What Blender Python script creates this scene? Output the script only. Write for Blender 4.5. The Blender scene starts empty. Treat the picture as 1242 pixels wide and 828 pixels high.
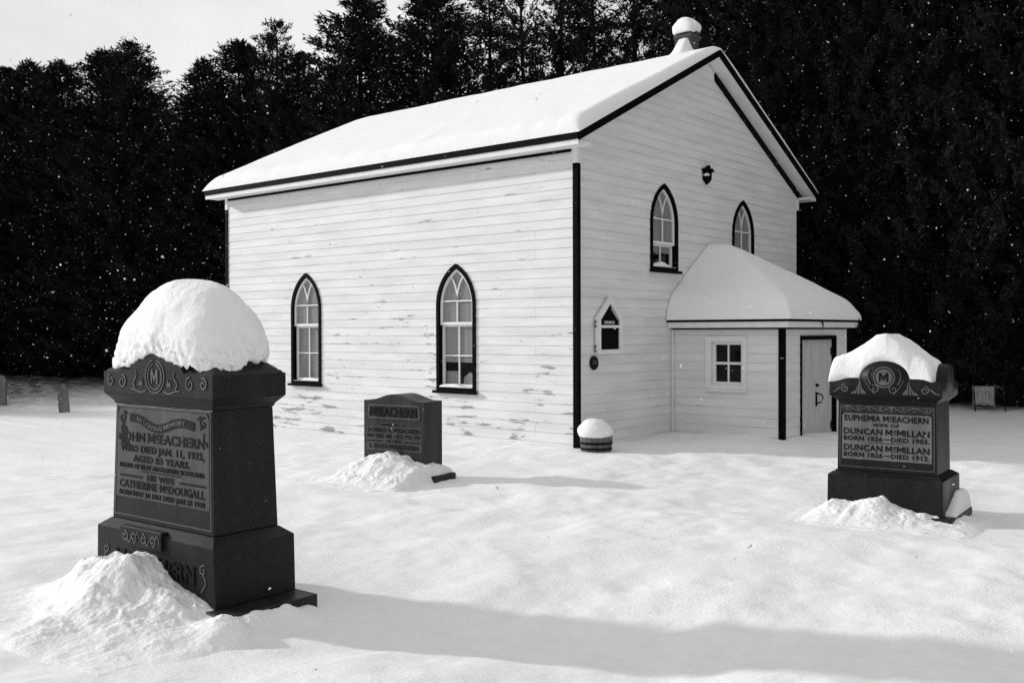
import bpy, bmesh, math, random, re
import numpy as np
from mathutils import Vector, Matrix
random.seed(11); rng = np.random.default_rng(11)
sc = bpy.context.scene
COL = sc.collection

# ------------------------------------------------------------------ camera
yaw, pitch, roll = 0.6920, -0.00988, -0.00282
fw = Vector((math.cos(yaw)*math.cos(pitch), math.sin(yaw)*math.cos(pitch), math.sin(pitch)))
rt0 = Vector((math.sin(yaw), -math.cos(yaw), 0)); up0 = rt0.cross(fw)
rt = rt0*math.cos(roll)+up0*math.sin(roll); up = -rt0*math.sin(roll)+up0*math.cos(roll)
cd = bpy.data.cameras.new('camera'); cam = bpy.data.objects.new('camera', cd); COL.objects.link(cam)
cd.sensor_width = 36; cd.sensor_fit = 'HORIZONTAL'; cd.lens = 36*1217.39/1242
cd.clip_start = 0.1; cd.clip_end = 2000
m = Matrix((( rt.x, up.x, -fw.x, -12.943), (rt.y, up.y, -fw.y, -9.380), (rt.z, up.z, -fw.z, 1.9), (0,0,0,1)))
cam.matrix_world = m
sc.camera = cam

# ------------------------------------------------------------------ sky and sun
SUN_TRAVEL = Vector((0.37, -0.929, 0)).normalized(); SUN_ELEV = math.radians(20.0)
w = bpy.data.worlds.new('World'); sc.world = w; w.use_nodes = True
nt = w.node_tree; nt.nodes.clear()
N = nt.nodes.new; Lk = nt.links.new
out = N('ShaderNodeOutputWorld'); bg = N('ShaderNodeBackground'); sky = N('ShaderNodeTexSky')
sky.sky_type = 'NISHITA'; sky.sun_disc = False
sky.sun_elevation = SUN_ELEV; sky.sun_rotation = math.atan2(-SUN_TRAVEL.x, -SUN_TRAVEL.y)
sky.dust_density = 1.5
bw = N('ShaderNodeRGBToBW'); tc = N('ShaderNodeTexCoord'); mp = N('ShaderNodeMapping')
mp.inputs['Scale'].default_value = (1.0, 1.0, 2.2)
n1 = N('ShaderNodeTexNoise'); n1.inputs['Scale'].default_value = 2.6; n1.inputs['Detail'].default_value = 7; n1.inputs['Roughness'].default_value = .55
n1.inputs['Distortion'].default_value = .4
rmp = N('ShaderNodeMapRange'); rmp.inputs[1].default_value = .36; rmp.inputs[2].default_value = .62
n2 = N('ShaderNodeTexNoise'); n2.inputs['Scale'].default_value = 3.2; n2.inputs['Detail'].default_value = 6
cr = N('ShaderNodeMapRange'); cr.inputs[1].default_value = .3; cr.inputs[2].default_value = .7; cr.inputs[3].default_value = 4.9; cr.inputs[4].default_value = 7.1
mx = N('ShaderNodeMix'); mx.data_type = 'FLOAT'
Lk(tc.outputs['Generated'], mp.inputs['Vector']); Lk(mp.outputs[0], n1.inputs['Vector']); Lk(mp.outputs[0], n2.inputs['Vector'])
Lk(sky.outputs[0], bw.inputs[0]); Lk(n1.outputs['Fac'], rmp.inputs[0]); Lk(n2.outputs['Fac'], cr.inputs[0])
vm = N('ShaderNodeVectorMath'); vm.operation = 'DOT_PRODUCT'; vm.inputs[1].default_value = Vector((-.2, .7, .68)).normalized()
cm = N('ShaderNodeMapRange'); cm.interpolation_type = 'SMOOTHSTEP'; cm.inputs[1].default_value = -.25; cm.inputs[2].default_value = .50
ad = N('ShaderNodeMath'); ad.operation = 'MULTIPLY_ADD'; ad.inputs[1].default_value = .95; ad.use_clamp = True
mu = N('ShaderNodeMath'); mu.operation = 'MULTIPLY'; mu.inputs[1].default_value = .12      # bright cloud bank on the sun's side, thin scattered cloud elsewhere
Lk(tc.outputs['Generated'], vm.inputs[0]); Lk(vm.outputs['Value'], cm.inputs[0]); Lk(rmp.outputs[0], mu.inputs[0]); Lk(cm.outputs[0], ad.inputs[0]); Lk(mu.outputs[0], ad.inputs[2]); Lk(ad.outputs[0], mx.inputs[0]); Lk(bw.outputs[0], mx.inputs[2]); Lk(cr.outputs[0], mx.inputs[3])
Lk(mx.outputs[0], bg.inputs['Color']); bg.inputs['Strength'].default_value = 0.105
Lk(bg.outputs[0], out.inputs['Surface'])
sd = bpy.data.lights.new('sun', 'SUN'); sd.energy = 2.1; sd.angle = math.radians(2.2); sd.color = (1, 1, 1)
so = bpy.data.objects.new('sun', sd); COL.objects.link(so)
trav = Vector((SUN_TRAVEL.x*math.cos(SUN_ELEV), SUN_TRAVEL.y*math.cos(SUN_ELEV), -math.sin(SUN_ELEV)))
so.rotation_euler = trav.to_track_quat('-Z', 'Y').to_euler(); so.location = (-20, 30, 25)
sc.view_settings.view_transform = 'Standard'; sc.view_settings.look = 'None'
sc.view_settings.exposure = 0.37; sc.view_settings.gamma = 1; sc.view_settings.use_curve_mapping = False
sc.render.resolution_x = 1024; sc.render.resolution_y = 682

# ------------------------------------------------------------------ noise
def perlin(x, y, z=None, seed=0):
    x = np.asarray(x, float); y = np.asarray(y, float); z = np.zeros_like(x) if z is None else np.asarray(z, float)
    xi, yi, zi = np.floor(x).astype(np.int64), np.floor(y).astype(np.int64), np.floor(z).astype(np.int64)
    xf, yf, zf = x-xi, y-yi, z-zi
    f = lambda t: t*t*t*(t*(t*6-15)+10)
    u, v, q = f(xf), f(yf), f(zf)
    def g(dx, dy, dz):
        h = ((xi+dx)*374761393 + (yi+dy)*668265263 + (zi+dz)*2147483647 + seed*974711) & 0x7fffffff
        h = ((h ^ (h >> 13))*1274126177) & 0x7fffffff; h = h ^ (h >> 16)
        a = (h & 1023)/1023*2*np.pi; c = ((h >> 10) & 1023)/1023*2-1; s = np.sqrt(1-c*c)
        return s*np.cos(a)*(xf-dx)+s*np.sin(a)*(yf-dy)+c*(zf-dz)
    l = lambda a, b, t: a+(b-a)*t
    return l(l(l(g(0,0,0), g(1,0,0), u), l(g(0,1,0), g(1,1,0), u), v), l(l(g(0,0,1), g(1,0,1), u), l(g(0,1,1), g(1,1,1), u), v), q)
def sstep(a, b, x):
    t = np.clip((np.asarray(x, float)-a)/(b-a), 0, 1); return t*t*(3-2*t)

# ------------------------------------------------------------------ materials
def mat(name, base, rough=.8, spec=.3, build=None):
    mm = bpy.data.materials.new(name); mm.use_nodes = True; t = mm.node_tree
    b = t.nodes['Principled BSDF']; b.inputs['Roughness'].default_value = rough; b.inputs['Specular IOR Level'].default_value = spec
    b.inputs['Base Color'].default_value = (base, base, base, 1)
    if build: build(t, b)
    return mm
def noise(t, scale, detail=4, rough=.55, vec=None, stretch=None, dist=0):
    n = t.nodes.new('ShaderNodeTexNoise'); n.inputs['Scale'].default_value = scale; n.inputs['Detail'].default_value = detail
    n.inputs['Roughness'].default_value = rough; n.inputs['Distortion'].default_value = dist
    if vec is None:
        c = t.nodes.new('ShaderNodeTexCoord'); vec = c.outputs['Object']
    if stretch:
        mpn = t.nodes.new('ShaderNodeMapping'); mpn.inputs['Scale'].default_value = stretch; t.links.new(vec, mpn.inputs['Vector']); vec = mpn.outputs[0]
    t.links.new(vec, n.inputs['Vector']); return n.outputs['Fac']
def rng_node(t, src, a, b, c, d, smooth=False):
    n = t.nodes.new('ShaderNodeMapRange'); n.interpolation_type = 'SMOOTHSTEP' if smooth else 'LINEAR'
    for i, v in enumerate((a, b, c, d)): n.inputs[i+1].default_value = v
    t.links.new(src, n.inputs[0]); return n.outputs[0]
def mth(t, op, a, b=None):
    n = t.nodes.new('ShaderNodeMath'); n.operation = op
    for i, v in enumerate((a, b)):
        if v is None: continue
        if isinstance(v, (int, float)): n.inputs[i].default_value = v
        else: t.links.new(v, n.inputs[i])
    return n.outputs[0]
def mixf(t, f, a, b):
    n = t.nodes.new('ShaderNodeMix'); n.data_type = 'FLOAT'
    for i, v in ((0, f), (2, a), (3, b)):
        if isinstance(v, (int, float)): n.inputs[i].default_value = v
        else: t.links.new(v, n.inputs[i])
    return n.outputs[0]
def bump(t, b, src, strength, dist):
    n = t.nodes.new('ShaderNodeBump'); n.inputs['Strength'].default_value = strength; n.inputs['Distance'].default_value = dist
    t.links.new(src, n.inputs['Height']); t.links.new(n.outputs[0], b.inputs['Normal']); return n
def base_from(t, b, src): t.links.new(src, b.inputs['Base Color'])

def b_snow(t, b):
    f1 = noise(t, 55, 3, .7); f2 = noise(t, 9, 4, .6)
    h = mth(t, 'ADD', mth(t, 'MULTIPLY', f1, .5), f2)
    bump(t, b, h, .5, .022)
    b.inputs['Subsurface Weight'].default_value = .0
    base_from(t, b, rng_node(t, f2, .3, .7, .83, .88))
M_snow = mat('snow', .86, .75, .2, b_snow)
def b_ground(t, b):
    f1 = noise(t, 85, 3, .7); f2 = noise(t, 8, 5, .6); f3 = noise(t, 24, 4, .65, None, (1, 1.6, 1)); pt_ = noise(t, 1.1, 3, .5)
    crust = mth(t, 'MULTIPLY', f3, rng_node(t, pt_, .38, .62, .25, 1.1, True))
    h = mth(t, 'ADD', mth(t, 'ADD', mth(t, 'MULTIPLY', f1, .28), mth(t, 'MULTIPLY', f2, .9)), mth(t, 'MULTIPLY', crust, .55))
    bump(t, b, h, .42, .03)
    # needles and thin snow under the cedars, plus tree shade painted at far left
    c = t.nodes.new('ShaderNodeTexCoord'); at = t.nodes.new('ShaderNodeAttribute'); at.attribute_name = 'litter_shade'
    needle_shade = noise(t, 2.2, 6, .7)
    f = mth(t, 'MULTIPLY', at.outputs['Fac'], rng_node(t, needle_shade, .3, .55, .35, 1))
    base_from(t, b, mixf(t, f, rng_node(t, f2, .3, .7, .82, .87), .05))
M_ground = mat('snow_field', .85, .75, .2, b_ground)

def b_clap(peel, dark):
    def f(t, b):
        c = t.nodes.new('ShaderNodeTexCoord'); s = t.nodes.new('ShaderNodeSeparateXYZ'); t.links.new(c.outputs['Object'], s.inputs[0])
        al = mth(t, 'ADD', s.outputs[0], s.outputs[1]); z = s.outputs[2]
        cb = t.nodes.new('ShaderNodeCombineXYZ'); t.links.new(al, cb.inputs[0]); t.links.new(mth(t, 'ADD', z, 1.0), cb.inputs[1])
        vec = cb.outputs[0]
        br = t.nodes.new('ShaderNodeTexBrick'); t.links.new(vec, br.inputs['Vector']); br.inputs['Scale'].default_value = 1
        br.inputs['Brick Width'].default_value = 3.4; br.inputs['Row Height'].default_value = PITCH; br.inputs['Mortar Size'].default_value = .005
        br.inputs['Mortar Smooth'].default_value = .3
        br.offset = .37; br.offset_frequency = 2; br.squash = 1.3; br.squash_frequency = 3
        br.inputs['Color1'].default_value = (.5,)*3+(1,); br.inputs['Color2'].default_value = (.6,)*3+(1,)
        n_a = noise(t, 1.3, 4, .6, vec)
        line = mth(t, 'MULTIPLY', br.outputs['Fac'], rng_node(t, n_a, .3, .62, .05, .5))
        # flaked paint: long horizontal scabs
        n1_ = noise(t, 1.0, 9, .66, vec, (1.5, 8.5, 1), .1); n2_ = noise(t, .55, 3, .5, vec); 
        patch = rng_node(t, n2_, .42, .62, 0, 1, True)
        hz = rng_node(t, z, .2, 3.2, 1, .25)
        fz = mth(t, 'FRACT', mth(t, 'DIVIDE', mth(t, 'ADD', z, 1.0), PITCH)); edge = rng_node(t, fz, 0, .55, .075, 0, True)
        th = mth(t, 'SUBTRACT', mth(t, 'SUBTRACT', .785-peel, edge), mth(t, 'MULTIPLY', mth(t, 'MULTIPLY', patch, hz), .15))
        fl = mth(t, 'MULTIPLY', mth(t, 'SUBTRACT', n1_, th), 22); fl = rng_node(t, fl, 0, 1, 0, 1)
        # grime
        gr = noise(t, 1.0, 5, .6, vec, (.8, 5, 1)); paint = rng_node(t, gr, .3, .72, .80, .80-dark)
        col = mixf(t, line, paint, .22)
        wood = rng_node(t, noise(t, 30, 3, .6, vec, (.15, 3, 1)), .3, .7, .15, .34)
        col = mixf(t, mth(t, 'MULTIPLY', fl, .9), col, wood)
        base_from(t, b, col)
        hgt = mth(t, 'SUBTRACT', mth(t, 'MULTIPLY', noise(t, 20, 3, .6, vec, (.2, 2, 1)), .25), mth(t, 'MULTIPLY', fl, .6))
        bump(t, b, hgt, .3, .006)
    return f
PITCH = .157
M_clapL = mat('flaking_white_clapboard', .78, .6, .3, b_clap(.090, .16))
M_clapF = mat('white_clapboard', .78, .6, .3, b_clap(-.01, .16))
def b_trim(t, b):
    base_from(t, b, rng_node(t, noise(t, 6, 5, .6, None, (1, 1, .3)), .3, .7, .70, .80))
M_white = mat('white_trim_paint', .76, .55, .3, b_trim)
def b_black(t, b):
    base_from(t, b, rng_node(t, noise(t, 14, 4, .6), .3, .75, .002, .006))
M_black = mat('black_trim_paint', .004, .6, .03, b_black)
def b_curt(t, b):
    n_ = noise(t, 5, 3, .5, None, (3, 3, .3)); base_from(t, b, rng_node(t, n_, .3, .7, .30, .40))
M_curtain = mat('grey_blind', .3, .9, .1, b_curt)
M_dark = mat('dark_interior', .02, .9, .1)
def b_glass(t, b):
    o = t.nodes['Material Output']; tr = t.nodes.new('ShaderNodeBsdfTransparent'); gl = t.nodes.new('ShaderNodeBsdfGlossy')
    gl.inputs['Roughness'].default_value = .04; fr = t.nodes.new('ShaderNodeFresnel'); fr.inputs['IOR'].default_value = 1.5
    tr.inputs['Color'].default_value = (.92, .92, .92, 1); gl.inputs['Color'].default_value = (.5, .5, .5, 1)
    mxs = t.nodes.new('ShaderNodeMixShader'); gm = t.nodes.new('ShaderNodeNewGeometry'); t.links.new(mth(t, 'MULTIPLY', fr.outputs[0], mth(t, 'SUBTRACT', 1.0, gm.outputs['Backfacing'])), mxs.inputs[0]); t.links.new(tr.outputs[0], mxs.inputs[1]); t.links.new(gl.outputs[0], mxs.inputs[2])
    t.links.new(mxs.outputs[0], o.inputs['Surface'])
    nn = noise(t, 3, 2, .5); bm_ = t.nodes.new('ShaderNodeBump'); bm_.inputs['Strength'].default_value = .02; bm_.inputs['Distance'].default_value = .02
    t.links.new(nn, bm_.inputs['Height']); t.links.new(bm_.outputs[0], gl.inputs['Normal'])
M_glass = mat('window_glass', .5, .05, .5, b_glass)
def b_gran(lo, hi, spk, hgt=.15):
    def f(t, b):
        n_ = noise(t, 150, 3, .8); s_ = noise(t, 160, 2, .6); g = noise(t, 3.2, 6, .65, None, (1, 1, .45))
        st = noise(t, 7, 5, .65, None, (1, 1, .10)); sp2 = noise(t, 75, 2, .7)
        c = mixf(t, mth(t, 'MAXIMUM', rng_node(t, n_, .52, .70, 0, .9), rng_node(t, sp2, .60, .74, 0, .7)), mth(t, 'MULTIPLY', rng_node(t, g, .3, .7, lo, hi), rng_node(t, st, .3, .7, .65, 1.5)), spk)
        base_from(t, b, c)
        bump(t, b, s_, hgt, .002)
        t.links.new(rng_node(t, g, .3, .7, .32, .55), b.inputs['Roughness'])
    return f
M_gran = mat('dark_polished_granite', .012, .4, .14, b_gran(.004, .012, .06))
M_granM = mat('grey_granite', .03, .45, .14, b_gran(.022, .036, .075))
M_panel = mat('frosted_granite_panel', .12, .8, .2, b_gran(.040, .065, .13, .5))
M_panelR = mat('pale_frosted_granite_panel', .16, .8, .2, b_gran(.095, .145, .24, .5))
M_letter = mat('polished_letter', .008, .45, .1, b_gran(.004, .009, .02))
M_carve = mat('frosted_carving', .16, .85, .2, b_gran(.07, .11, .17, .3))
M_rough = mat('rock_faced_granite', .03, .9, .2, b_gran(.010, .02, .05, 1.0))
def b_wood(t, b):
    base_from(t, b, rng_node(t, noise(t, 12, 5, .6, None, (3, 3, .5)), .3, .7, .07, .2))
M_wood = mat('weathered_wood', .14, .85, .2, b_wood)
M_iron = mat('black_iron', .006, .5, .1)
def b_leaf(t, b):
    oi = t.nodes.new('ShaderNodeObjectInfo')
    base_from(t, b, mth(t, 'MULTIPLY', rng_node(t, noise(t, .9, 3, .6), .3, .7, .011, .025), rng_node(t, oi.outputs['Random'], 0, 1, .8, 1.15)))
M_leaf = mat('cedar_foliage', .008, .9, .02, b_leaf)
def b_bark(t, b): base_from(t, b, rng_node(t, noise(t, 6, 5, .7, None, (2, 2, .3)), .3, .7, .008, .022))
M_bark = mat('cedar_bark', .035, .9, .1, b_bark)
def b_brick(t, b):
    br = t.nodes.new('ShaderNodeTexBrick'); c = t.nodes.new('ShaderNodeTexCoord'); s = t.nodes.new('ShaderNodeSeparateXYZ'); cb = t.nodes.new('ShaderNodeCombineXYZ')
    t.links.new(c.outputs['Object'], s.inputs[0]); t.links.new(mth(t, 'ADD', s.outputs[0], s.outputs[1]), cb.inputs[0]); t.links.new(s.outputs[2], cb.inputs[1])
    t.links.new(cb.outputs[0], br.inputs['Vector']); br.inputs['Scale'].default_value = 1; br.inputs['Brick Width'].default_value = .21; br.inputs['Row Height'].default_value = .072
    br.inputs['Mortar Size'].default_value = .007; br.inputs['Color1'].default_value = (.045,)*3+(1,); br.inputs['Color2'].default_value = (.09,)*3+(1,); br.inputs['Mortar'].default_value = (.13,)*3+(1,)
    base_from(t, b, br.outputs['Color'])
M_brick = mat('sooty_brick', .07, .9, .2, b_brick)
def b_marble(t, b): base_from(t, b, rng_node(t, noise(t, 5, 5, .65, None, (1, 1, .25)), .3, .7, .07, .22))
M_marble = mat('weathered_marble', .3, .85, .2, b_marble)
def b_flake(t, b):
    o = t.nodes['Material Output']; tr = t.nodes.new('ShaderNodeBsdfTranslucent'); tr.inputs['Color'].default_value = (.95, .95, .95, 1)
    ms = t.nodes.new('ShaderNodeMixShader'); ms.inputs[0].default_value = .5; t.links.new(b.outputs[0], ms.inputs[1]); t.links.new(tr.outputs[0], ms.inputs[2]); t.links.new(ms.outputs[0], o.inputs['Surface'])
M_oldwhite = mat('weathered_white_paint', .38, .8, .2, lambda t, b: base_from(t, b, rng_node(t, noise(t, 7, 5, .65, None, (1, 1, .3)), .3, .7, .22, .5)))
M_flake = mat('snowflake', .92, .9, .05, b_flake)
def b_roofing(t, b): base_from(t, b, rng_node(t, noise(t, 8, 4), .3, .7, .05, .09))
M_roof = mat('dark_shingle', .07, .9, .2, b_roofing)

# ------------------------------------------------------------------ mesh helpers
OFF = {}
class MB:
    def __init__(s): s.v = []; s.f = []
    def add(s, vs, fs):
        o = len(s.v); s.v += [tuple(map(float, p)) for p in vs]; s.f += [tuple(i+o for i in f) for f in fs]; return s
    def box(s, a, b):
        (x0, y0, z0), (x1, y1, z1) = a, b
        return s.add([(x0,y0,z0),(x1,y0,z0),(x1,y1,z0),(x0,y1,z0),(x0,y0,z1),(x1,y0,z1),(x1,y1,z1),(x0,y1,z1)],
                     [(0,3,2,1),(4,5,6,7),(0,1,5,4),(1,2,6,5),(2,3,7,6),(3,0,4,7)])
    def frustum(s, cx, cy, z0, z1, a0, b0, a1, b1):     # a: half y-width, b: half x-depth
        return s.add([(cx-b0,cy-a0,z0),(cx+b0,cy-a0,z0),(cx+b0,cy+a0,z0),(cx-b0,cy+a0,z0),(cx-b1,cy-a1,z1),(cx+b1,cy-a1,z1),(cx+b1,cy+a1,z1),(cx-b1,cy+a1,z1)],
                     [(0,3,2,1),(4,5,6,7),(0,1,5,4),(1,2,6,5),(2,3,7,6),(3,0,4,7)])
    def prism(s, F, poly, w0, w1):
        n = len(poly); vs = [F(u, v, w0) for u, v in poly]+[F(u, v, w1) for u, v in poly]
        return s.add(vs, [tuple(range(n))[::-1], tuple(range(n, 2*n))]+[(i, (i+1) % n, n+(i+1) % n, n+i) for i in range(n)])
    def ring(s, F, outer, inner, w0, w1, closed=True):   # strip between two equal-length outlines
        n = len(outer); vs = []
        for o, i in zip(outer, inner): vs += [F(*o, w0), F(*o, w1), F(*i, w1), F(*i, w0)]
        fs = []
        for k in range(n if closed else n-1):
            a, b = 4*k, 4*((k+1) % n)
            for j in range(4): fs.append((a+j, b+j, b+(j+1) % 4, a+(j+1) % 4))
        if not closed: fs += [(0,1,2,3), tuple(4*(n-1)+j for j in (3,2,1,0))]
        return s.add(vs, fs)
    def ribbon(s, F, pts, width, w0, w1, taper=0):
        P = np.array(pts, float); T = np.gradient(P, axis=0); T /= np.linalg.norm(T, axis=1)[:, None]+1e-9; Nn = np.stack([-T[:,1], T[:,0]], 1)
        wd = np.full(len(P), width)
        if taper: wd = width*(1-taper*np.linspace(0, 1, len(P)))
        o = P+Nn*wd[:, None]/2; i = P-Nn*wd[:, None]/2
        return s.ring(F, [tuple(x) for x in o], [tuple(x) for x in i], w0, w1, False)
    def tube(s, pts, rads, n=8, cap=True):
        P = [Vector(p) for p in pts]; vs = []; fs = []
        ref = Vector((0, 0, 1))
        for k, p in enumerate(P):
            d = (P[min(k+1, len(P)-1)]-P[max(k-1, 0)]).normalized()
            a = d.cross(ref if abs(d.z) < .95 else Vector((1, 0, 0))).normalized(); b = d.cross(a)
            r = rads[k] if hasattr(rads, '__len__') else rads
            vs += [p+a*math.cos(2*math.pi*j/n)*r+b*math.sin(2*math.pi*j/n)*r for j in range(n)]
        for k in range(len(P)-1):
            for j in range(n): fs.append((k*n+j, k*n+(j+1) % n, (k+1)*n+(j+1) % n, (k+1)*n+j))
        if cap: fs += [tuple(range(n))[::-1], tuple(range((len(P)-1)*n, len(P)*n))]
        return s.add(vs, fs)
    def lathe(s, c, prof, n=28):     # prof list of (r,z), closed top/bottom
        vs = []; fs = []
        for r_, z in prof: vs += [(c[0]+r_*math.cos(2*math.pi*j/n), c[1]+r_*math.sin(2*math.pi*j/n), c[2]+z) for j in range(n)]
        for k in range(len(prof)-1):
            for j in range(n): fs.append((k*n+j, k*n+(j+1) % n, (k+1)*n+(j+1) % n, (k+1)*n+j))
        fs += [tuple(range(n))[::-1], tuple(range((len(prof)-1)*n, len(prof)*n))]
        return s.add(vs, fs)
def obj(name, mb, material, parent=None, smooth=False, recalc=True, bevel=0):
    me = bpy.data.meshes.new(name)
    off = Vector((0, 0, 0))
    if parent is not None:
        r_ = parent
        while r_.parent: r_ = r_.parent
        off = Vector(OFF.get(r_.name, (0, 0, 0)))
    me.from_pydata([Vector(v)-off for v in mb.v], [], mb.f); me.update()
    if recalc or bevel:
        bm = bmesh.new(); bm.from_mesh(me); bmesh.ops.remove_doubles(bm, verts=bm.verts, dist=1e-6)
        bmesh.ops.recalc_face_normals(bm, faces=bm.faces)
        if bevel:
            bmesh.ops.bevel(bm, geom=[e for e in bm.edges if len(e.link_faces) == 2 and e.calc_face_angle(0) > .5], offset=bevel, segments=2, affect='EDGES', profile=.5)
        bm.to_mesh(me); bm.free()
    me.materials.append(material)
    if smooth: me.polygons.foreach_set('use_smooth', [True]*len(me.polygons))
    o = bpy.data.objects.new(name, me); COL.objects.link(o)
    if parent is not None: o.parent = parent
    return o
def npobj(name, V, Fq, material, parent=None, smooth=True):
    me = bpy.data.meshes.new(name); V = np.asarray(V, np.float32); Fq = np.asarray(Fq, np.int32)
    k = Fq.shape[1]
    me.vertices.add(len(V)); me.vertices.foreach_set('co', V.ravel())
    me.loops.add(Fq.size); me.loops.foreach_set('vertex_index', Fq.ravel())
    me.polygons.add(len(Fq)); me.polygons.foreach_set('loop_start', np.arange(len(Fq), dtype=np.int32)*k)
    me.update(calc_edges=True); me.validate()
    if smooth: me.polygons.foreach_set('use_smooth', [True]*len(me.polygons))
    me.materials.append(material)
    o = bpy.data.objects.new(name, me); COL.objects.link(o)
    if parent is not None: o.parent = parent
    return o
def tag(o, label=None, cat=None, group=None, kind=None):
    if label: o['label'] = label
    if cat: o['category'] = cat
    if group: o['group'] = group
    if kind: o['kind'] = kind
    return o
def thing(name, label, cat, loc=(0, 0, 0), rz=0, group=None, local=False):
    o = bpy.data.objects.new(name, None); COL.objects.link(o); o.location = loc; o.rotation_euler = (0, 0, rz); o.empty_display_size = .2
    OFF[o.name] = (0, 0, 0) if local else tuple(loc)
    return tag(o, label, cat, group)
def frame(O, U, V, W):
    O, U, V, W = map(Vector, (O, U, V, W)); return lambda u, v, w=0: O+U*u+V*v+W*w
def text_mb(F, lines, w0, depth):
    """lines: (segments, u_center, v_base, height, max_width); segments are text, or '^c' for a raised underlined c"""
    mb = MB()
    def glyphs(s, size):
        cu = bpy.data.curves.new('t', 'FONT'); cu.body = s; cu.size = 1; cu.offset = .022; cu.resolution_u = 2; cu.space_character = 1.08; cu.extrude = .5
        o = bpy.data.objects.new('t', cu); COL.objects.link(o)
        dg = bpy.context.evaluated_depsgraph_get(); dg.update(); me = bpy.data.meshes.new_from_object(o.evaluated_get(dg))
        V = np.array([v.co[:] for v in me.vertices]); Fs = [tuple(p.vertices) for p in me.polygons]
        bpy.data.objects.remove(o); bpy.data.curves.remove(cu); bpy.data.meshes.remove(me)
        return V, Fs
    for segs, uc, vb, h, mw in lines:
        x = 0; parts = []
        for s in segs:
            if s == '^c':
                V, Fs = glyphs('c', 1); V = V.copy(); V[:, 0] -= V[:, 0].min(); V[:, :2] *= .85; V[:, 1] += .27
                wd = V[:, 0].max(); V[:, 0] += x+.05; parts.append((V, Fs))
                bx_ = np.array([(0, 0), (wd, 0), (wd, .09), (0, .09)]); bv = np.array([(a+x+.05, b+.02, z) for z in (-.5, .5) for a, b in bx_])
                parts.append((bv, [(0,3,2,1),(4,5,6,7),(0,1,5,4),(1,2,6,5),(2,3,7,6),(3,0,4,7)])); x += wd+.12
            elif s == '-':
                bv = np.array([(a+x+.1, b+.28, z) for z in (-.5, .5) for a, b in ((0, 0), (.9, 0), (.9, .12), (0, .12))])
                parts.append((bv, [(0,3,2,1),(4,5,6,7),(0,1,5,4),(1,2,6,5),(2,3,7,6),(3,0,4,7)])); x += 1.1
            elif 'M' in s:
                for pc in re.split('(M)', s):
                    if pc == 'M':
                        P_ = [(0, 0), (.15, 0), (.15, .44), (.34, .12), (.42, .12), (.61, .44), (.61, 0), (.76, 0), (.76, .72), (.60, .72), (.38, .34), (.16, .72), (0, .72)]
                        nP = len(P_); bv = np.array([(a+x, b, z) for z in (-.5, .5) for a, b in P_])
                        parts.append((bv, [tuple(range(nP))[::-1], tuple(range(nP, 2*nP))]+[(q, (q+1) % nP, nP+(q+1) % nP, nP+q) for q in range(nP)])); x += .84
                    elif pc:
                        x += .28*(len(pc)-len(pc.lstrip(' ')))
                        if pc.strip():
                            V, Fs = glyphs(pc.strip(), 1); V = V.copy(); V[:, 0] += x-V[:, 0].min(); x = V[:, 0].max()+.07; parts.append((V, Fs))
                            x += .28*(len(pc)-len(pc.rstrip(' ')))
            else:
                V, Fs = glyphs(s, 1); V = V.copy(); V[:, 0] += x-V[:, 0].min(); x = V[:, 0].max()+.06*(1 if s[-1] != ' ' else 5); parts.append((V, Fs))
        sy = h/.72; sx = min(sy*1.35, mw/x)
        for V, Fs in parts:
            mb.add([F(uc+(p[0]-x/2)*sx, vb+p[1]*sy, w0+depth*(p[2]+.5)) for p in V], Fs)
    return mb
def spiral(cx, cy, r0, turns, a0=0, sgn=1, n=40):
    return [(cx+r0*(1-.85*t)*math.cos(a0+sgn*turns*2*math.pi*t), cy+r0*(1-.85*t)*math.sin(a0+sgn*turns*2*math.pi*t)) for t in np.linspace(0, 1, n)]
def cutbool(o, cutters):
    """carve closed cutter meshes out of o and keep the result as plain mesh data"""
    tmp = []
    for c in cutters:
        co = obj('cutter', c, M_dark); md = o.modifiers.new('b', 'BOOLEAN'); md.operation = 'DIFFERENCE'; md.solver = 'EXACT'; md.object = co; tmp.append(co)
    dg = bpy.context.evaluated_depsgraph_get(); dg.update()
    me = bpy.data.meshes.new_from_object(o.evaluated_get(dg)); old = o.data; o.modifiers.clear(); o.data = me; bpy.data.meshes.remove(old)
    for c in tmp: bpy.data.objects.remove(c)
    return o
def arch(hw, z0, zs, z1, inset=0, n=14):
    """pointed-arch outline from bottom left, counter-clockwise; inset shrinks it all round"""
    h = hw-inset; rise = (z1-zs)-inset*1.15; c = (rise*rise-h*h)/(2*h); R = h+c
    th = math.asin(min(1, rise/R)); L_ = [(-h, z0+inset), (h, z0+inset)]
    for k in range(n): a = th*k/(n-1); L_.append((-c+R*math.cos(a), zs+R*math.sin(a)))
    for k in range(n-2, -1, -1): a = th*k/(n-1); L_.append((c-R*math.cos(a), zs+R*math.sin(a)))
    return L_

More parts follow.
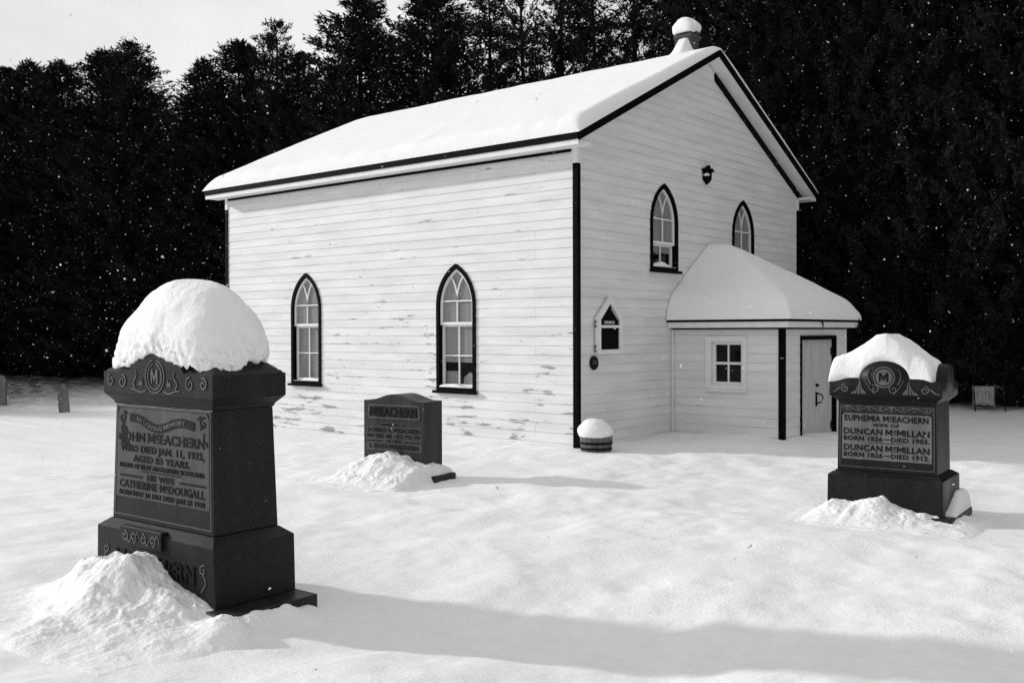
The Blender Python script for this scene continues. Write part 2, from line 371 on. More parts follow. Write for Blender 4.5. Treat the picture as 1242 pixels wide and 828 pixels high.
# ------------------------------------------------------------------ ground
def ground_z(x, y):
    x = np.asarray(x, float); y = np.asarray(y, float)
    z = 0.03-0.02*np.clip(y, 0, 10)*sstep(4, -1, x)-.0*x
    amp = 1-.0*x
    z = z+.085*perlin(x*.33+3, y*.33, seed=1)+.075*perlin(x*.85, y*.85, seed=2)*amp+.038*perlin(x*2.1, y*2.1, seed=3)*amp+.017*perlin(x*4.6, y*4.6, seed=4)*(1+1.6*perlin(x*.6, y*.6, seed=6))+.006*perlin(x*9.5, y*9.5, seed=8)*(1+1.6*perlin(x*.8, y*.8, seed=9))
    a_, b_ = (x+8.1)*.39-(y+5.1)*.92, (x+8.1)*.92+(y+5.1)*.39
    z = z-.17*np.exp(-((a_/1.7)**4+(b_/.75)**2))            # trough across the foreground
    z = z+.07*sstep(-7.0, -8.6, y)*sstep(-4, -8, x)*.6
    for cx, cy, r_, h in ((-8.81,-2.94,1.5,-.02),(-2.466,-5.808,1.3,.0),(-3.79,.055,1.2,.0)):
        k = np.exp(-(((x-cx)**2+(y-cy)**2)/(r_*r_))**2); z = z*(1-k)+h*k
    k = np.exp(-((x-2.9)**2/1.2+(y+1.2)**2/1.6)); z = z+k*.07           # drift in the corner by the porch
    k = np.exp(-((x-.3)**2+(y+.2)**2)/1.0); z = z*(1-k)+.045*k
    k = sstep(9.5, 11.5, x+np.clip(y-6, 0, 40)*.21); z = z+k*.12
    return z
def axis(lo, hi, d, far, grow=1.12):
    a = list(np.arange(lo, hi, d)); s = d; x = a[0]
    pre = []
    while x > -far: s *= grow; x -= s; pre.append(x)
    post = []; s = d; x = a[-1]
    while x < far: s *= grow; x += s; post.append(x)
    return np.array(pre[::-1]+a+post)
gx = axis(-11.5, 4, .05, 400); gy = axis(-9.5, 4, .05, 400)
X, Y = np.meshgrid(gx, gy, indexing='ij'); Z = ground_z(X, Y)
nx, ny = X.shape; idx = np.arange(nx*ny).reshape(nx, ny)
Fq = np.stack([idx[:-1,:-1], idx[1:,:-1], idx[1:,1:], idx[:-1,1:]], -1).reshape(-1, 4)
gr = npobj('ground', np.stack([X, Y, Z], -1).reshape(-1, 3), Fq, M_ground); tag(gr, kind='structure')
needle_shade = sstep(10.3, 12.2, X+np.clip(Y-6, 0, 40)*.21)*sstep(46, 40, Y)*sstep(-22, -14, Y)*sstep(40, 26, X)
needle_shade = np.maximum(needle_shade, 1.0*sstep(14, 25, Y)*sstep(60, 45, Y)*sstep(12, 8, X))  # tree shade painted into the far-left snow colour, some needles mixed in
at = gr.data.attributes.new('litter_shade', 'FLOAT', 'POINT'); at.data.foreach_set('value', needle_shade.ravel().astype(np.float32))

# ------------------------------------------------------------------ snow shapes
def snow_field(name, xs, ys, basef, topf, parent=None):
    """closed snow sheet: upper surface topf, lower surface basef, on a grid"""
    X, Y = np.meshgrid(xs, ys, indexing='ij'); zb = basef(X, Y); zt = np.maximum(topf(X, Y), zb+1e-4)
    n, m_ = X.shape; k = n*m_; I = np.arange(k).reshape(n, m_)
    V = np.concatenate([np.stack([X, Y, zt], -1).reshape(-1, 3), np.stack([X, Y, zb], -1).reshape(-1, 3)])
    q = np.stack([I[:-1,:-1], I[1:,:-1], I[1:,1:], I[:-1,1:]], -1).reshape(-1, 4)
    Fs = [q, q[:, ::-1]+k]
    for e in (I[0, :], I[:, -1], I[-1, ::-1], I[::-1, 0]): Fs.append(np.stack([e[:-1], e[1:], e[1:]+k, e[:-1]+k], -1))
    return npobj(name, V, np.concatenate(Fs), M_snow, parent)
def edge_round(d, r_): return np.sqrt(np.clip(1-(1-np.clip(d/r_, 0, 1))**2, 0, 1))
def dense(lo, hi, d, e, n=10):
    a = np.concatenate([lo+(np.linspace(0, 1, n)**2)*e, np.arange(lo+e+d, hi-e-d/2, d), hi-(np.linspace(1, 0, n)**2)*e]); return a
def dome(name, c, a, b, rim, ztop, sq=3.0, p1=.75, p2=.9, nr=46, nt=110, amp=.02, fr=.03, rz=0, seed=5, shift=(0, 0), crumb=0, skew=0, flare=0):
    """rounded snow cap: superellipse footprint (a along y, b along x), rim height function of (u,v) in -1..1"""
    th = np.linspace(0, 2*np.pi, nt, endpoint=False); t = np.linspace(0, 1, nr)
    T, TH = np.meshgrid(t, th, indexing='ij')
    cs, sn = np.cos(TH), np.sin(TH); rad = (np.abs(cs)**sq+np.abs(sn)**sq)**(-1/sq)
    k = 1-T; radk = rad*k+(1-k)*1.0                     # rounder towards the top
    rho = np.cos(T*np.pi/2)**p1*(1-skew*np.sin(np.pi*T)*np.clip(sn, 0, 1))*(1+flare*np.exp(-(T/.10)**2)); u = sn*radk*rho; v = cs*radk*rho
    ue, ve = sn*rad, cs*rad
    zr = rim(ue, ve); zz = zr+(ztop-zr)*np.sin(T*np.pi/2)**p2
    bul = .035*np.sin(np.clip(T*2.2, 0, 1)*np.pi)
    x = v*(b+bul)+shift[1]*T; y = u*(a+bul)+shift[0]*T
    nn = perlin(x*5+seed, y*5, zz*5, seed)*amp+perlin(x*16, y*16+seed, zz*16, seed+1)*amp*.35+perlin(x*45, y*45+seed, zz*45, seed+2)*amp*.22
    lump = np.exp(-(T/.13)**2)*fr; nn = nn+perlin(x*1.9+seed, y*1.9, zz*1.9, seed+7)*amp*2.6
    n3 = perlin(x*22, y*22, zz*22, seed+3)+.6*perlin(x*50, y*50, zz*50, seed+4)
    d = nn+lump*n3
    rr = np.sqrt((u*a)**2+(v*b)**2)+1e-6
    x = x+d*(v*b)/rr*np.cos(T*1.3); y = y+d*(u*a)/rr*np.cos(T*1.3); zz = zz+d*(.35+T)*.9+lump*n3*.7
    if crumb:
        zz = zz+crumb*np.exp(-(T/.2)**2)*np.maximum(0, perlin(x*30, y*30, zz*30, seed+9))
    c_, s_ = math.cos(rz), math.sin(rz)
    V = np.stack([c[0]+c_*x-s_*y, c[1]+s_*x+c_*y, zz], -1).reshape(-1, 3)
    I = np.arange(nr*nt).reshape(nr, nt); J = np.roll(I, -1, 1)
    q = np.stack([I[:-1], J[:-1], J[1:], I[1:]], -1).reshape(-1, 4)
    # under side
    kb = len(V); vb = V[:nt].copy(); cen = vb.mean(0); V2 = cen+(vb-cen)*.55; V2[:, 2] = V2[:, 2]; V = np.concatenate([V, V2])
    r0 = np.arange(nt); q2 = np.stack([np.roll(r0, -1), r0, r0+kb, np.roll(r0, -1)+kb], -1)
    return npobj(name, V, np.concatenate([q[:, ::-1], q2[:, ::-1]]), M_snow)
def mound(name, cx, cy, rz, prof, hx, hy, n=150, amp=.03, seed=7, rough=1.0):
    """heap of thrown snow on the ground; prof(u,v) is the height above the ground"""
    a = np.linspace(-hx, hx, n); b = np.linspace(-hy, hy, n); U, Vv = np.meshgrid(a, b, indexing='ij')
    c_, s_ = math.cos(rz), math.sin(rz); X = cx+c_*U-s_*Vv; Y = cy+s_*U+c_*Vv
    h = prof(U, Vv); e = np.minimum(1-np.abs(U)/hx, 1-np.abs(Vv)/hy); fade = sstep(0, .22, e)
    rg = lambda f, s: 1-2*np.abs(perlin(X*f, Y*f, seed=s))
    nz = (perlin(X*3.2, Y*3.2, seed=seed)*1.1+.62*perlin(X*7.5, Y*7.5, seed=seed+1)+.42*rg(11, seed+2)*perlin(X*4, Y*4, seed=seed+5)+.22*perlin(X*26, Y*26, seed=seed+3)+.12*perlin(X*60, Y*60, seed=seed+4))*amp*rough
    cl = np.maximum(0, perlin(X*6.5+9, Y*6.5, seed=seed+8)-.12)*1.6+np.maximum(0, perlin(X*13+2, Y*13, seed=seed+9)-.18)*.9
    nz = nz*.8+cl*amp*.9
    Z = ground_z(X, Y)+(h+nz*sstep(.0, .12, h)+nz*.4*fade)*fade-.03*(1-fade)
    I = np.arange(n*n).reshape(n, n); q = np.stack([I[:-1,:-1], I[1:,:-1], I[1:,1:], I[:-1,1:]], -1).reshape(-1, 4)
    k = n*n; V = np.concatenate([np.stack([X, Y, Z], -1).reshape(-1, 3), np.stack([X, Y, np.minimum(Z-.02, ground_z(X, Y)-.12)], -1).reshape(-1, 3)])
    Fs = [q, q[:, ::-1]+k]
    for ed in (I[0, :], I[:, -1], I[-1, ::-1], I[::-1, 0]): Fs.append(np.stack([ed[:-1], ed[1:], ed[1:]+k, ed[:-1]+k], -1)[:, ::-1])
    return npobj(name, V, np.concatenate(Fs), M_snow)

# ------------------------------------------------------------------ church
CW, CL, HW, PK = 8.351, 9.437, 4.812, 7.075
OH, OF = .335, .312
ZE = 4.80                                    # bottom of the eave box
church = thing('church', 'white clapboard country church with black trim, pointed windows and snow covered gable roof', 'church', (CW/2, CL/2, 0))
SL = (PK-4.86)/(CW/2+OH)                      # roof pitch
def roof_under(x): return 4.86+SL*(x+OH if x < CW/2 else CW+OH-x)
def clap_profile(z0, z1, thick=.14):
    pts = [(-thick, z0)]; z = z0
    while z < z1-1e-6:
        zt = min(z+PITCH, z1); pts += [(.009, z), (.0015, zt)]; z = zt
    pts.append((-thick, z1)); return pts
FL = frame((0, 0, 0), (0, -1, 0), (0, 0, 1), (-1, 0, 0))     # left wall, u = -y
FG = frame((0, 0, 0), (1, 0, 0), (0, 0, 1), (0, -1, 0))      # gable wall, u = x
def wall_slab(F, u0, u1, z0, z1):
    pr = clap_profile(z0, z1); n = len(pr); mb = MB()
    vs = [F(u0, z, w_) for w_, z in pr]+[F(u1, z, w_) for w_, z in pr]
    return mb.add(vs, [tuple(range(n)), tuple(range(n, 2*n))[::-1]]+[(i, n+i, n+(i+1) % n, (i+1) % n) for i in range(n)])
ZB = -1.0+PITCH*3                              # board joints line up with the material's rows
WIN_L = [6.724, 2.612]; WIN_G = [2.639, 5.702]; WHW = .468
ins = .058
def wcut(F, uc, z0, zs, z1): return MB().prism(F, [(uc+a, b) for a, b in arch(WHW, z0, zs, z1, ins)], -.3, .1)
zsL, zsG = 2.36, 3.83
wl = obj('wall', wall_slab(FL, -CL+.02, -.02, ZB, 4.9), M_clapL, church)
cutbool(wl, [MB().prism(FL, [(-y+a, b) for a, b in arch(WHW, .85, zsL, 3.09, ins)], -.3, .1) for y in WIN_L])
wg = obj('wall', wall_slab(FG, .02, CW-.02, ZB, 7.2), M_clapF, church)
FGo = FG
cutbool(wg, [MB().prism(FGo, [(x+a, b) for a, b in arch(WHW, 2.973, zsG, 4.535, ins)], -.3, .1) for x in WIN_G]
        + [MB().prism(FGo, [(-1, roof_under(-1)), (CW/2, PK), (CW/2, 9), (-1, 9)], -.5, .2), MB().prism(FGo, [(CW/2-.001, PK), (CW+1, roof_under(CW+1)), (CW+1, 9), (CW/2-.001, 9)], -.5, .2)])
FR = frame((CW, 0, 0), (0, 1, 0), (0, 0, 1), (1, 0, 0)); FB = frame((0, CL, 0), (-1, 0, 0), (0, 0, 1), (0, 1, 0))
obj('wall', wall_slab(FR, .02, CL-.02, ZB, 4.9), M_clapF, church)
wb = obj('wall', wall_slab(FB, -CW+.02, -.02, ZB, 7.2), M_clapF, church)
FBo = FB
cutbool(wb, [MB().prism(FBo, [(1, roof_under(-1)), (-CW/2, PK), (-CW/2, 9), (1, 9)], -.5, .2), MB().prism(FBo, [(-CW/2+.001, PK), (-CW-1, roof_under(CW+1)), (-CW-1, 9), (-CW/2+.001, 9)], -.5, .2)])
# dark inside, seen through the panes
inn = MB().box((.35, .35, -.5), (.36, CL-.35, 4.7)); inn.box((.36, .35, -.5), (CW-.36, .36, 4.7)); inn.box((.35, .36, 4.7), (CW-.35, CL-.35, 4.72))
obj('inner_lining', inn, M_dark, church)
# corner boards
def lcorner(x, y, sx, sy, z0, z1, wd=.066, pr_=.025):
    P = [(-pr_, -pr_), (wd, -pr_), (wd, -.001), (-.001, -.001), (-.001, wd), (-pr_, wd)]
    return MB().prism(lambda u, v, w_: Vector((x+sx*u, y+sy*v, w_)), P, z0, z1)
for (x, y, sx, sy) in ((0, 0, 1, 1), (CW, 0, -1, 1), (0, CL, 1, -1), (CW, CL, -1, -1)):
    obj('corner_board', lcorner(x, y, sx, sy, -.4, 4.57), M_black, church)
    obj('frieze_block', lcorner(x, y, sx, sy, 4.57, ZE), M_white, church)
# roof deck
rd = MB(); T = .13
FRX = frame((0, 0, 0), (1, 0, 0), (0, 0, 1), (0, 1, 0))
rx = [(-OH, 4.86), (CW/2, PK), (CW+OH, 4.86), (CW+OH, 4.86+T-.015), (CW/2, PK+T-.015), (-OH, 4.86+T-.015)]
rd.prism(FRX, rx, -OF+.03, CL+OF-.03)
roof = obj('roof', rd, M_roof, church)
# rake boards, black, along both gable edges; bargeboard sits in front of the deck
for y0, y1 in ((-OF, -OF+.027), (CL+OF-.027, CL+OF)):
    mb = MB()
    mb.prism(FRX, [(-OH-.02, 4.845), (CW/2, PK-.005), (CW/2, PK+T), (-OH-.02, 4.845+T+.012)], y0, y1)
    mb.prism(FRX, [(CW/2+.001, PK-.005), (CW+OH+.02, 4.845), (CW+OH+.02, 4.845+T+.012), (CW/2+.001, PK+T)], y0, y1)
    obj('rake_board', mb, M_black, church)
# gutters / eave boxes along both sides
for s in (0, 1):
    f = (lambda x: x) if s == 0 else (lambda x: CW-x)
    g = MB(); a, b = sorted((f(-OH-.035), f(-OH-.003))); g.box((a, -OF+.03, 4.872), (b, CL+OF-.03, 4.985)); gut = obj('gutter', g, M_black, church)
    g = MB(); a, b = sorted((f(-OH), f(-.018))); g.box((a, -OF+.03, ZE), (b, CL+OF-.03, 4.858)); obj('eave_box', g, M_white, church)
    g = MB(); a, b = sorted((f(-OH-.012), f(-OH-.001))); g.box((a, -OF+.032, ZE-.012), (b, CL+OF-.032, 4.868)); obj('fascia', g, M_white, church)
    g = MB(); a, b = sorted((f(-.045), f(-.017))); g.box((a, .102, ZE-.045), (b, CL-.102, ZE-.003)); obj('bed_mould', g, M_black, church)
# gable soffits (white) and the black trim under them on the front wall
for y0, y1 in ((-OF+.03, -.02), (CL+.02, CL+OF-.03)):
    mb = MB(); d = .02
    mb.prism(FRX, [(-OH, 4.858-d), (CW/2, PK-.002-d), (CW/2, PK-.002), (-OH, 4.858)], y0, y1); mb.prism(FRX, [(CW/2, PK-.002-d), (CW+OH, 4.858-d), (CW+OH, 4.858), (CW/2, PK-.002)], y0, y1)
    obj('soffit', mb, M_white, church)
for s in (1,):
    f = lambda x: CW-x
    x0, x1 = .02, CW/2-.33
    q = [(f(x0), roof_under(x0)-.19), (f(x1), roof_under(x1)-.19), (f(x1), roof_under(x1)-.05), (f(x0), roof_under(x0)-.05)]
    obj('gable_trim', MB().prism(FG, q, .0, .04), M_black, church)
# gable windows & side windows
def arch_line(hw, zs, rise, side, n=16):
    c = (rise*rise-hw*hw)/(2*hw); R = hw+c; th = math.asin(rise/R)
    return [(side*(-c+R*math.cos(th*k/(n-1))), zs+R*math.sin(th*k/(n-1))) for k in range(n)]
def arched_window(F, uc, z0, zs, z1, rail, mu_up, mu_lo, blind, snow_label, top_n):
    G = lambda u, v, w_=0: F(uc+u, v, w_)
    win = obj('window', MB().ring(G, arch(WHW, z0, zs, z1), arch(WHW, z0, zs, z1, ins+.012), -.02, .03), M_black, church)
    rv = MB().ring(G, arch(WHW, z0, zs, z1, ins-.004), arch(WHW, z0, zs, z1, ins+.012), -.19, -.021); obj('reveal', rv, M_black, win)
    sl = MB().box((-1, 0, 0), (1, 1, 1)); sl = MB().prism(G, [(-WHW-.05, z0-.035), (WHW+.05, z0-.035), (WHW+.05, z0+.012), (-WHW-.05, z0+.012)], .031, .085); obj('sill', sl, M_black, win)
    hi = WHW-ins-.012; i2 = ins+.014
    # upper sash
    us = MB(); o_ = arch(WHW, z0, zs, z1, i2); n_ = arch(WHW, z0, zs, z1, i2+.045)
    cut = lambda P, zz: [(u, max(v, zz)) for u, v in P]
    us.ring(G, cut(o_, rail-.02), cut(n_, rail+.03), -.055, -.012)
    mw = .024; wA, wB = -.048, -.018
    fr = mu_up
    us.prism(G, [(-mw/2, rail+.03), (mw/2, rail+.03), (mw/2, fr), (-mw/2, fr)], wA, wB)
    hw2 = hi-.03
    us.prism(G, [(-hw2, fr-mw/2), (hw2, fr-mw/2), (hw2, fr+mw/2), (-hw2, fr+mw/2)], wA+.002, wB-.002)
    rise = (z1-zs)-i2*1.15
    # tracery: two arcs from the middle of the bar curving out to the arch
    cT = (rise*rise-hi*hi)/(2*hi); R_ = hi+cT
    for sd_ in (-1, 1):
        pts = []
        for k in range(16):
            a = .86*k/15*math.asin(min(1, rise/R_)); pu = sd_*(R_-R_*math.cos(a)); pv = fr+.02+R_*math.sin(a)*.95
            if abs(pu) < hi*.98: pts.append((pu, pv))
        # stop where it meets the arch frame
        keep = []
        for pu, pv in pts:
            lim = hi if pv < zs else max(0, -cT+math.sqrt(max(0, R_*R_-(pv-zs)**2)))
            if abs(pu) <= lim-.01: keep.append((pu, pv))
        us.ribbon(G, keep, mw, wA, wB)
    obj('upper_sash', us, M_white, win)
    ls = MB(); za, zb = z0+ins+.02, rail-.022
    hl = hi-.002
    ls.ring(G, [(-hl, za), (hl, za), (hl, zb), (-hl, zb)], [(-hl+.05, za+.05), (hl-.05, za+.05), (hl-.05, zb-.03), (-hl+.05, zb-.03)], -.105, -.062)
    ls.prism(G, [(-mw/2, za+.05), (mw/2, za+.05), (mw/2, zb-.03), (-mw/2, zb-.03)], -.098, -.068)
    if mu_lo: ls.prism(G, [(-hl+.05, mu_lo-mw/2), (hl-.05, mu_lo-mw/2), (hl-.05, mu_lo+mw/2), (-hl+.05, mu_lo+mw/2)], -.096, -.07)
    obj('lower_sash', ls, M_white, win)
    up_ = cut(arch(WHW, z0, zs, z1, i2+.02), rail-.01)
    pn = MB().prism(G, up_, -.036, -.032); pn.prism(G, [(-hl+.02, za+.02), (hl-.02, za+.02), (hl-.02, zb-.01), (-hl+.02, zb-.01)], -.086, -.082); obj('pane', pn, M_glass, win)
    if blind is not None:
        bl = MB().prism(G, cut(arch(WHW, z0, zs, z1, i2+.01), rail-.01), -.061, -.056)
        if blind < rail-.05: bl.prism(G, [(-hl+.01, blind), (hl-.01, blind), (hl-.01, zb-.004), (-hl+.01, zb-.004)], -.113, -.107)
        obj('blind', bl, M_curtain, win)
    hh = lambda u: .045+.035*math.sin(u*5+uc)+.03*math.cos(u*9)
    # snow lying on the sill
    us_ = np.linspace(-hi+.004, hi-.004, 24); ws = np.linspace(-.058, .028, 10)
    vs = []; 
    for u in us_:
        for w_ in ws:
            e = math.sqrt(max(0, 1-((w_+.02)/.05)**2)) if w_ > -.02 else 1
            vs.append(G(u, z0+ins+.014+max(.003, hh(u)*e*(.6+.4*min(1, (hi-abs(u))/.05))), w_))
    k = len(vs); vs += [G(u, z0+ins+.012, w_) for u in us_ for w_ in ws]; A = np.arange(k).reshape(24, 10)
    fs = [(A[i,j], A[i+1,j], A[i+1,j+1], A[i,j+1]) for i in range(23) for j in range(9)]; fs += [tuple(int(q)+k for q in f_[::-1]) for f_ in fs]
    bd = list(A[0,:])+list(A[1:,-1])+list(A[-1,-2::-1])+list(A[-2:0:-1,0]); fs += [(bd[i], bd[(i+1) % len(bd)], bd[(i+1) % len(bd)]+k, bd[i]+k) for i in range(len(bd))]
    sn = obj('sill_snow', MB().add(vs, [tuple(int(q) for q in f_) for f_ in fs]), M_snow, None, True); tag(sn, snow_label, 'snow', 'snow lying on the window sills')
    return win
arched_window(FL, -WIN_L[0], .85, zsL, 3.09, 2.04, 2.44, 1.48, .93, 'thin snow on the sill of the far pointed window in the sunlit side wall', 1)
wn = arched_window(FL, -WIN_L[1], .85, zsL, 3.09, 2.04, 2.44, 1.48, 1.36, 'snow heaped on the sill of the side window nearest the church corner', 1)
arched_window(FG, WIN_G[0], 2.973, zsG, 4.535, 3.47, 3.90, None, 3.3, 'snow on the sill of the upper gable window left of the porch roof', 1)
arched_window(FG, WIN_G[1], 2.973, zsG, 4.535, 3.47, 3.90, None, 3.3, 'snow on the sill of the gable window half hidden by the porch roof', 1)
# pale things standing inside the window nearest the corner
pi_ = MB(); G2 = lambda u, v, w_=0: FL(-WIN_L[1]+u, v, w_)
pi_.prism(G2, [(-.36, .95), (-.06, .95), (-.06, 1.2), (-.36, 1.2)], -.16, -.13); pi_.prism(G2, [(.05, .95), (.37, .95), (.34, 1.12), (.2, 1.19), (.07, 1.10)], -.15, -.125)
obj('indoor_clutter', pi_, M_curtain, wn)
# chimney
CHX, CHY = CW/2, .40
ch = MB(); zr = PK+T-.15
ch.box((CHX-.17, CHY-.17, zr), (CHX+.17, CHY+.17, 7.62)); chim = obj('chimney', ch, M_brick, roof, bevel=.012)
ch = MB(); ch.box((CHX-.19, CHY-.19, 7.5), (CHX+.19, CHY+.19, 7.57)); ch.box((CHX-.19, CHY-.19, 7.625), (CHX+.19, CHY+.19, 7.69)); obj('chimney_corbel', ch, M_brick, church, bevel=.01)
# porch -----------------------------------------------------------
PX0, PX1, PY, PH = 2.918, 5.632, -2.137, 1.956
FP = frame((PX0, 0, 0), (0, -1, 0), (0, 0, 1), (-1, 0, 0)); FQ = frame((0, PY, 0), (1, 0, 0), (0, 0, 1), (0, -1, 0)); FS = frame((PX1, 0, 0), (0, 1, 0), (0, 0, 1), (1, 0, 0))
pw0, pw1, pz0, pz1 = .842, 1.389, .982, 1.69
pwall = obj('porch_wall', wall_slab(FP, .018, -PY-.02, ZB, 1.99), M_clapF, church)
FPo, FQo = FP, FQ
cutbool(pwall, [MB().prism(FPo, [(pw0-.02, pz0-.02), (pw1+.02, pz0-.02), (pw1+.02, pz1+.02), (pw0-.02, pz1+.02)], -.3, .1)])
DX0, DX1, DT = 3.64, 5.085, 1.738
pf = obj('porch_wall', wall_slab(FQ, PX0+.02, PX1-.02, ZB, 1.99), M_clapF, church)
cutbool(pf, [MB().prism(FQo, [(DX0-.03, -2), (DX1+.03, -2), (DX1+.03, DT+.03), (DX0-.03, DT+.03)], -.3, .1)])
obj('porch_wall', wall_slab(FS, PY+.02, -.018, ZB, 1.99), M_clapF, church)
obj('porch_corner_board', lcorner(PX0, PY, 1, 1, -.4, PH-.03, .07), M_black, church); obj('porch_corner_board', lcorner(PX1, PY, -1, 1, -.4, PH-.03, .07), M_white, church)
obj('corner_bead', MB().box((PX0-.05, -.06, -.4), (PX0-.017, -.017, PH-.03)), M_white, church)
PO = .2
for nm, z0, z1, e, mt in (('porch_frieze', PH-.03, PH-.002, .045, M_black), ('porch_fascia', PH+.0, PH+.1, PO-.02, M_white), ('porch_drip_edge', PH+.102, PH+.138, PO, M_black)):
    mb = MB(); mb.box((PX0-e, PY-e, z0), (PX1+e, -.018, z1)); obj(nm, mb, mt, church)
RX, RZ, RY = (PX0+PX1)/2, 3.28, -.45
e = PO; z0 = PH+.14
pr_v = [(PX0-e, -.018, z0), (PX0-e, PY-e, z0), (PX1+e, PY-e, z0), (PX1+e, -.018, z0), (RX, RY, RZ), (RX, -.018, RZ)]
obj('porch_roof', MB().add(pr_v, [(3,2,1,0), (0,1,4,5), (1,2,4), (2,3,5,4), (3,0,5)]), M_roof, church)
# porch window
pwn = obj('porch_window', MB().ring(FP, [(.704, .88), (1.482, .88), (1.482, 1.806), (.704, 1.806)], [(pw0-.03, pz0-.03), (pw1+.03, pz0-.03), (pw1+.03, pz1+.03), (pw0-.03, pz1+.03)], -.02, .045), M_white, church)
obj('sill', MB().prism(FP, [(.68, .845), (1.506, .845), (1.506, .878), (.68, .878)], -.01, .09), M_white, pwn)
sh = MB(); um = (pw0+pw1)/2; zm = (pz0+pz1)/2
sh.ring(FP, [(pw0-.028, pz0-.028), (pw1+.028, pz0-.028), (pw1+.028, pz1+.028), (pw0-.028, pz1+.028)], [(pw0+.03, pz0+.03), (pw1-.03, pz0+.03), (pw1-.03, pz1-.03), (pw0+.03, pz1-.03)], -.06, -.021)
sh.prism(FP, [(um-.014, pz0+.03), (um+.014, pz0+.03), (um+.014, pz1-.03), (um-.014, pz1-.03)], -.055, -.026); sh.prism(FP, [(pw0+.03, zm-.022), (pw1-.03, zm-.022), (pw1-.03, zm+.022), (pw0+.03, zm+.022)], -.057, -.024)
obj('sash', sh, M_white, pwn)
obj('pane', MB().prism(FP, [(pw0, pz0), (pw1, pz0), (pw1, pz1), (pw0, pz1)], -.045, -.041), M_glass, pwn)
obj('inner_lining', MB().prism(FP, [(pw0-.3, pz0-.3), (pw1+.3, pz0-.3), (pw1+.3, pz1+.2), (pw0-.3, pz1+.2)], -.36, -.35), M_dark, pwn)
# door
db = MB(); db.box((DX0, PY+.035, -.35), (DX1, PY+.08, DT)); door = obj('door', db, mat('door_paint', .60, .55, .3, lambda t, b: base_from(t, b, rng_node(t, noise(t, 3, 5, .6, None, (2, 2, .4)), .3, .7, .46, .58))), church)
mb = MB()
for k in range(9):
    x = DX0+.02+k*(DX1-DX0-.04)/8
    mb.box((x-.005, PY+.0325, -.3), (x+.005, PY+.0345, DT-.02))
obj('batten', mb, door.data.materials[0], door)
mb = MB(); mb.box((DX0-.045, PY-.03, -.3), (DX0-.002, PY+.06, DT+.075)); mb.box((DX1+.002, PY-.045, -.3), (DX1+.04, PY+.06, DT+.075)); mb.box((DX0-.001, PY-.045, DT+.003), (DX1+.001, PY+.06, DT+.075))
obj('door_frame', mb, M_black, church)
mb = MB(); hx = 4.374
mb.tube([(hx, PY+.04, .925), (hx, PY-.01, .925)], .028, 14); obj('keyhole_rose', mb, M_iron, door)
mb = MB(); mb.box((hx-.03, PY+.014, .55), (hx+.012, PY+.033, .80)); mb.tube([(hx-.01, PY+.02, .79), (hx+.06, PY-.05, .75), (hx+.09, PY-.06, .69), (hx+.05, PY-.04, .62), (hx-.005, PY+.02, .60)], .013, 8); obj('handle', mb, M_iron, door)
for z in (.1, 1.45):
    mb = MB(); mb.box((DX1-.06, PY+.016, z), (DX1-.004, PY+.034, z+.14)); mb.tube([(DX1-.005, PY+.012, z-.01), (DX1-.005, PY+.012, z+.15)], .012, 8); obj('hinge', mb, M_iron, door)

# roof snow -------------------------------------------------------
SX0, SX1, SY0, SY1 = -OH-.05, CW+OH+.05, -OF-.015, CL+OF+.04
def rb(X, Y): return 4.865+T+SL*np.where(X < CW/2, X+OH, CW+OH-X)-.002
def rt_(X, Y):
    th = .235-.085*sstep(0, CW/2, np.abs(np.abs(X-CW/2)-CW/2-.0)*0+np.minimum(X, CW-X))
    th = np.where(X < CW/2, th, .13)
    ex = edge_round(np.minimum(X-SX0, SX1-X), .20); ey = edge_round(Y-SY0, .17)*edge_round(SY1-Y, .55)
    lump = .028*perlin(X*.8, Y*.8, seed=21)+.012*perlin(X*2.4, Y*2.4, seed=22)+.010*perlin(X*9, Y*9, seed=23)*sstep(1.2, 0, X-SX0)+.006*perlin(X*22, Y*22, seed=24)*sstep(.8, 0, X-SX0)
    rdg = np.exp(-((X-CW/2)/.3)**2)*.06-.05*perlin(Y*1.1, X*.3, seed=27)*sstep(1.6, .1, X-SX0)-.03*perlin(Y*3.4, X, seed=28)*sstep(.7, .0, X-SX0)
    # drift banked against the chimney
    ck = np.exp(-(np.clip(CHX-.17-X, 0, 9)/.22)**2)*np.exp(-(np.clip(np.abs(Y-CHY+.03)-.07, 0, 9)/.08)**2)*(X < CHX-.13)*.27
    return rb(X, Y)+(th+lump-rdg)*np.minimum(ex, 1)*ey+ck
rs = snow_field('roof_snow', np.unique(np.concatenate([dense(SX0, SX1, .11, .3, 12), np.arange(3.3, 4.1, .025)])), np.unique(np.concatenate([dense(SY0, SY1, .10, .3, 12), np.arange(0, .85, .03)])), rb, rt_)
tag(rs, 'thick smooth sheet of snow covering the church gable roof', 'snow')
def pb(X, Y):
    s_ = (RZ-z0)/(RX-PX0+PO); s2 = (RZ-z0)/(RY-PY+PO)
    return z0+np.minimum(np.minimum((X-PX0+PO)*s_, (PX1+PO-X)*s_), (Y-PY+PO)*s2)+.003
def soft3(X, Y):
    s_ = (RZ-z0)/(RX-PX0+PO); s2 = (RZ-z0)/(RY-PY+PO); k = 20.
    a, b, c = (X-PX0+PO)*s_, (PX1+PO-X)*s_, (Y-PY+PO)*s2
    return z0-np.log(np.exp(-k*a)+np.exp(-k*b)+np.exp(-k*c))/k
qx0, qx1, qy0, qy1 = PX0-PO-.03, PX1+PO+.03, PY-PO-.03, -.02
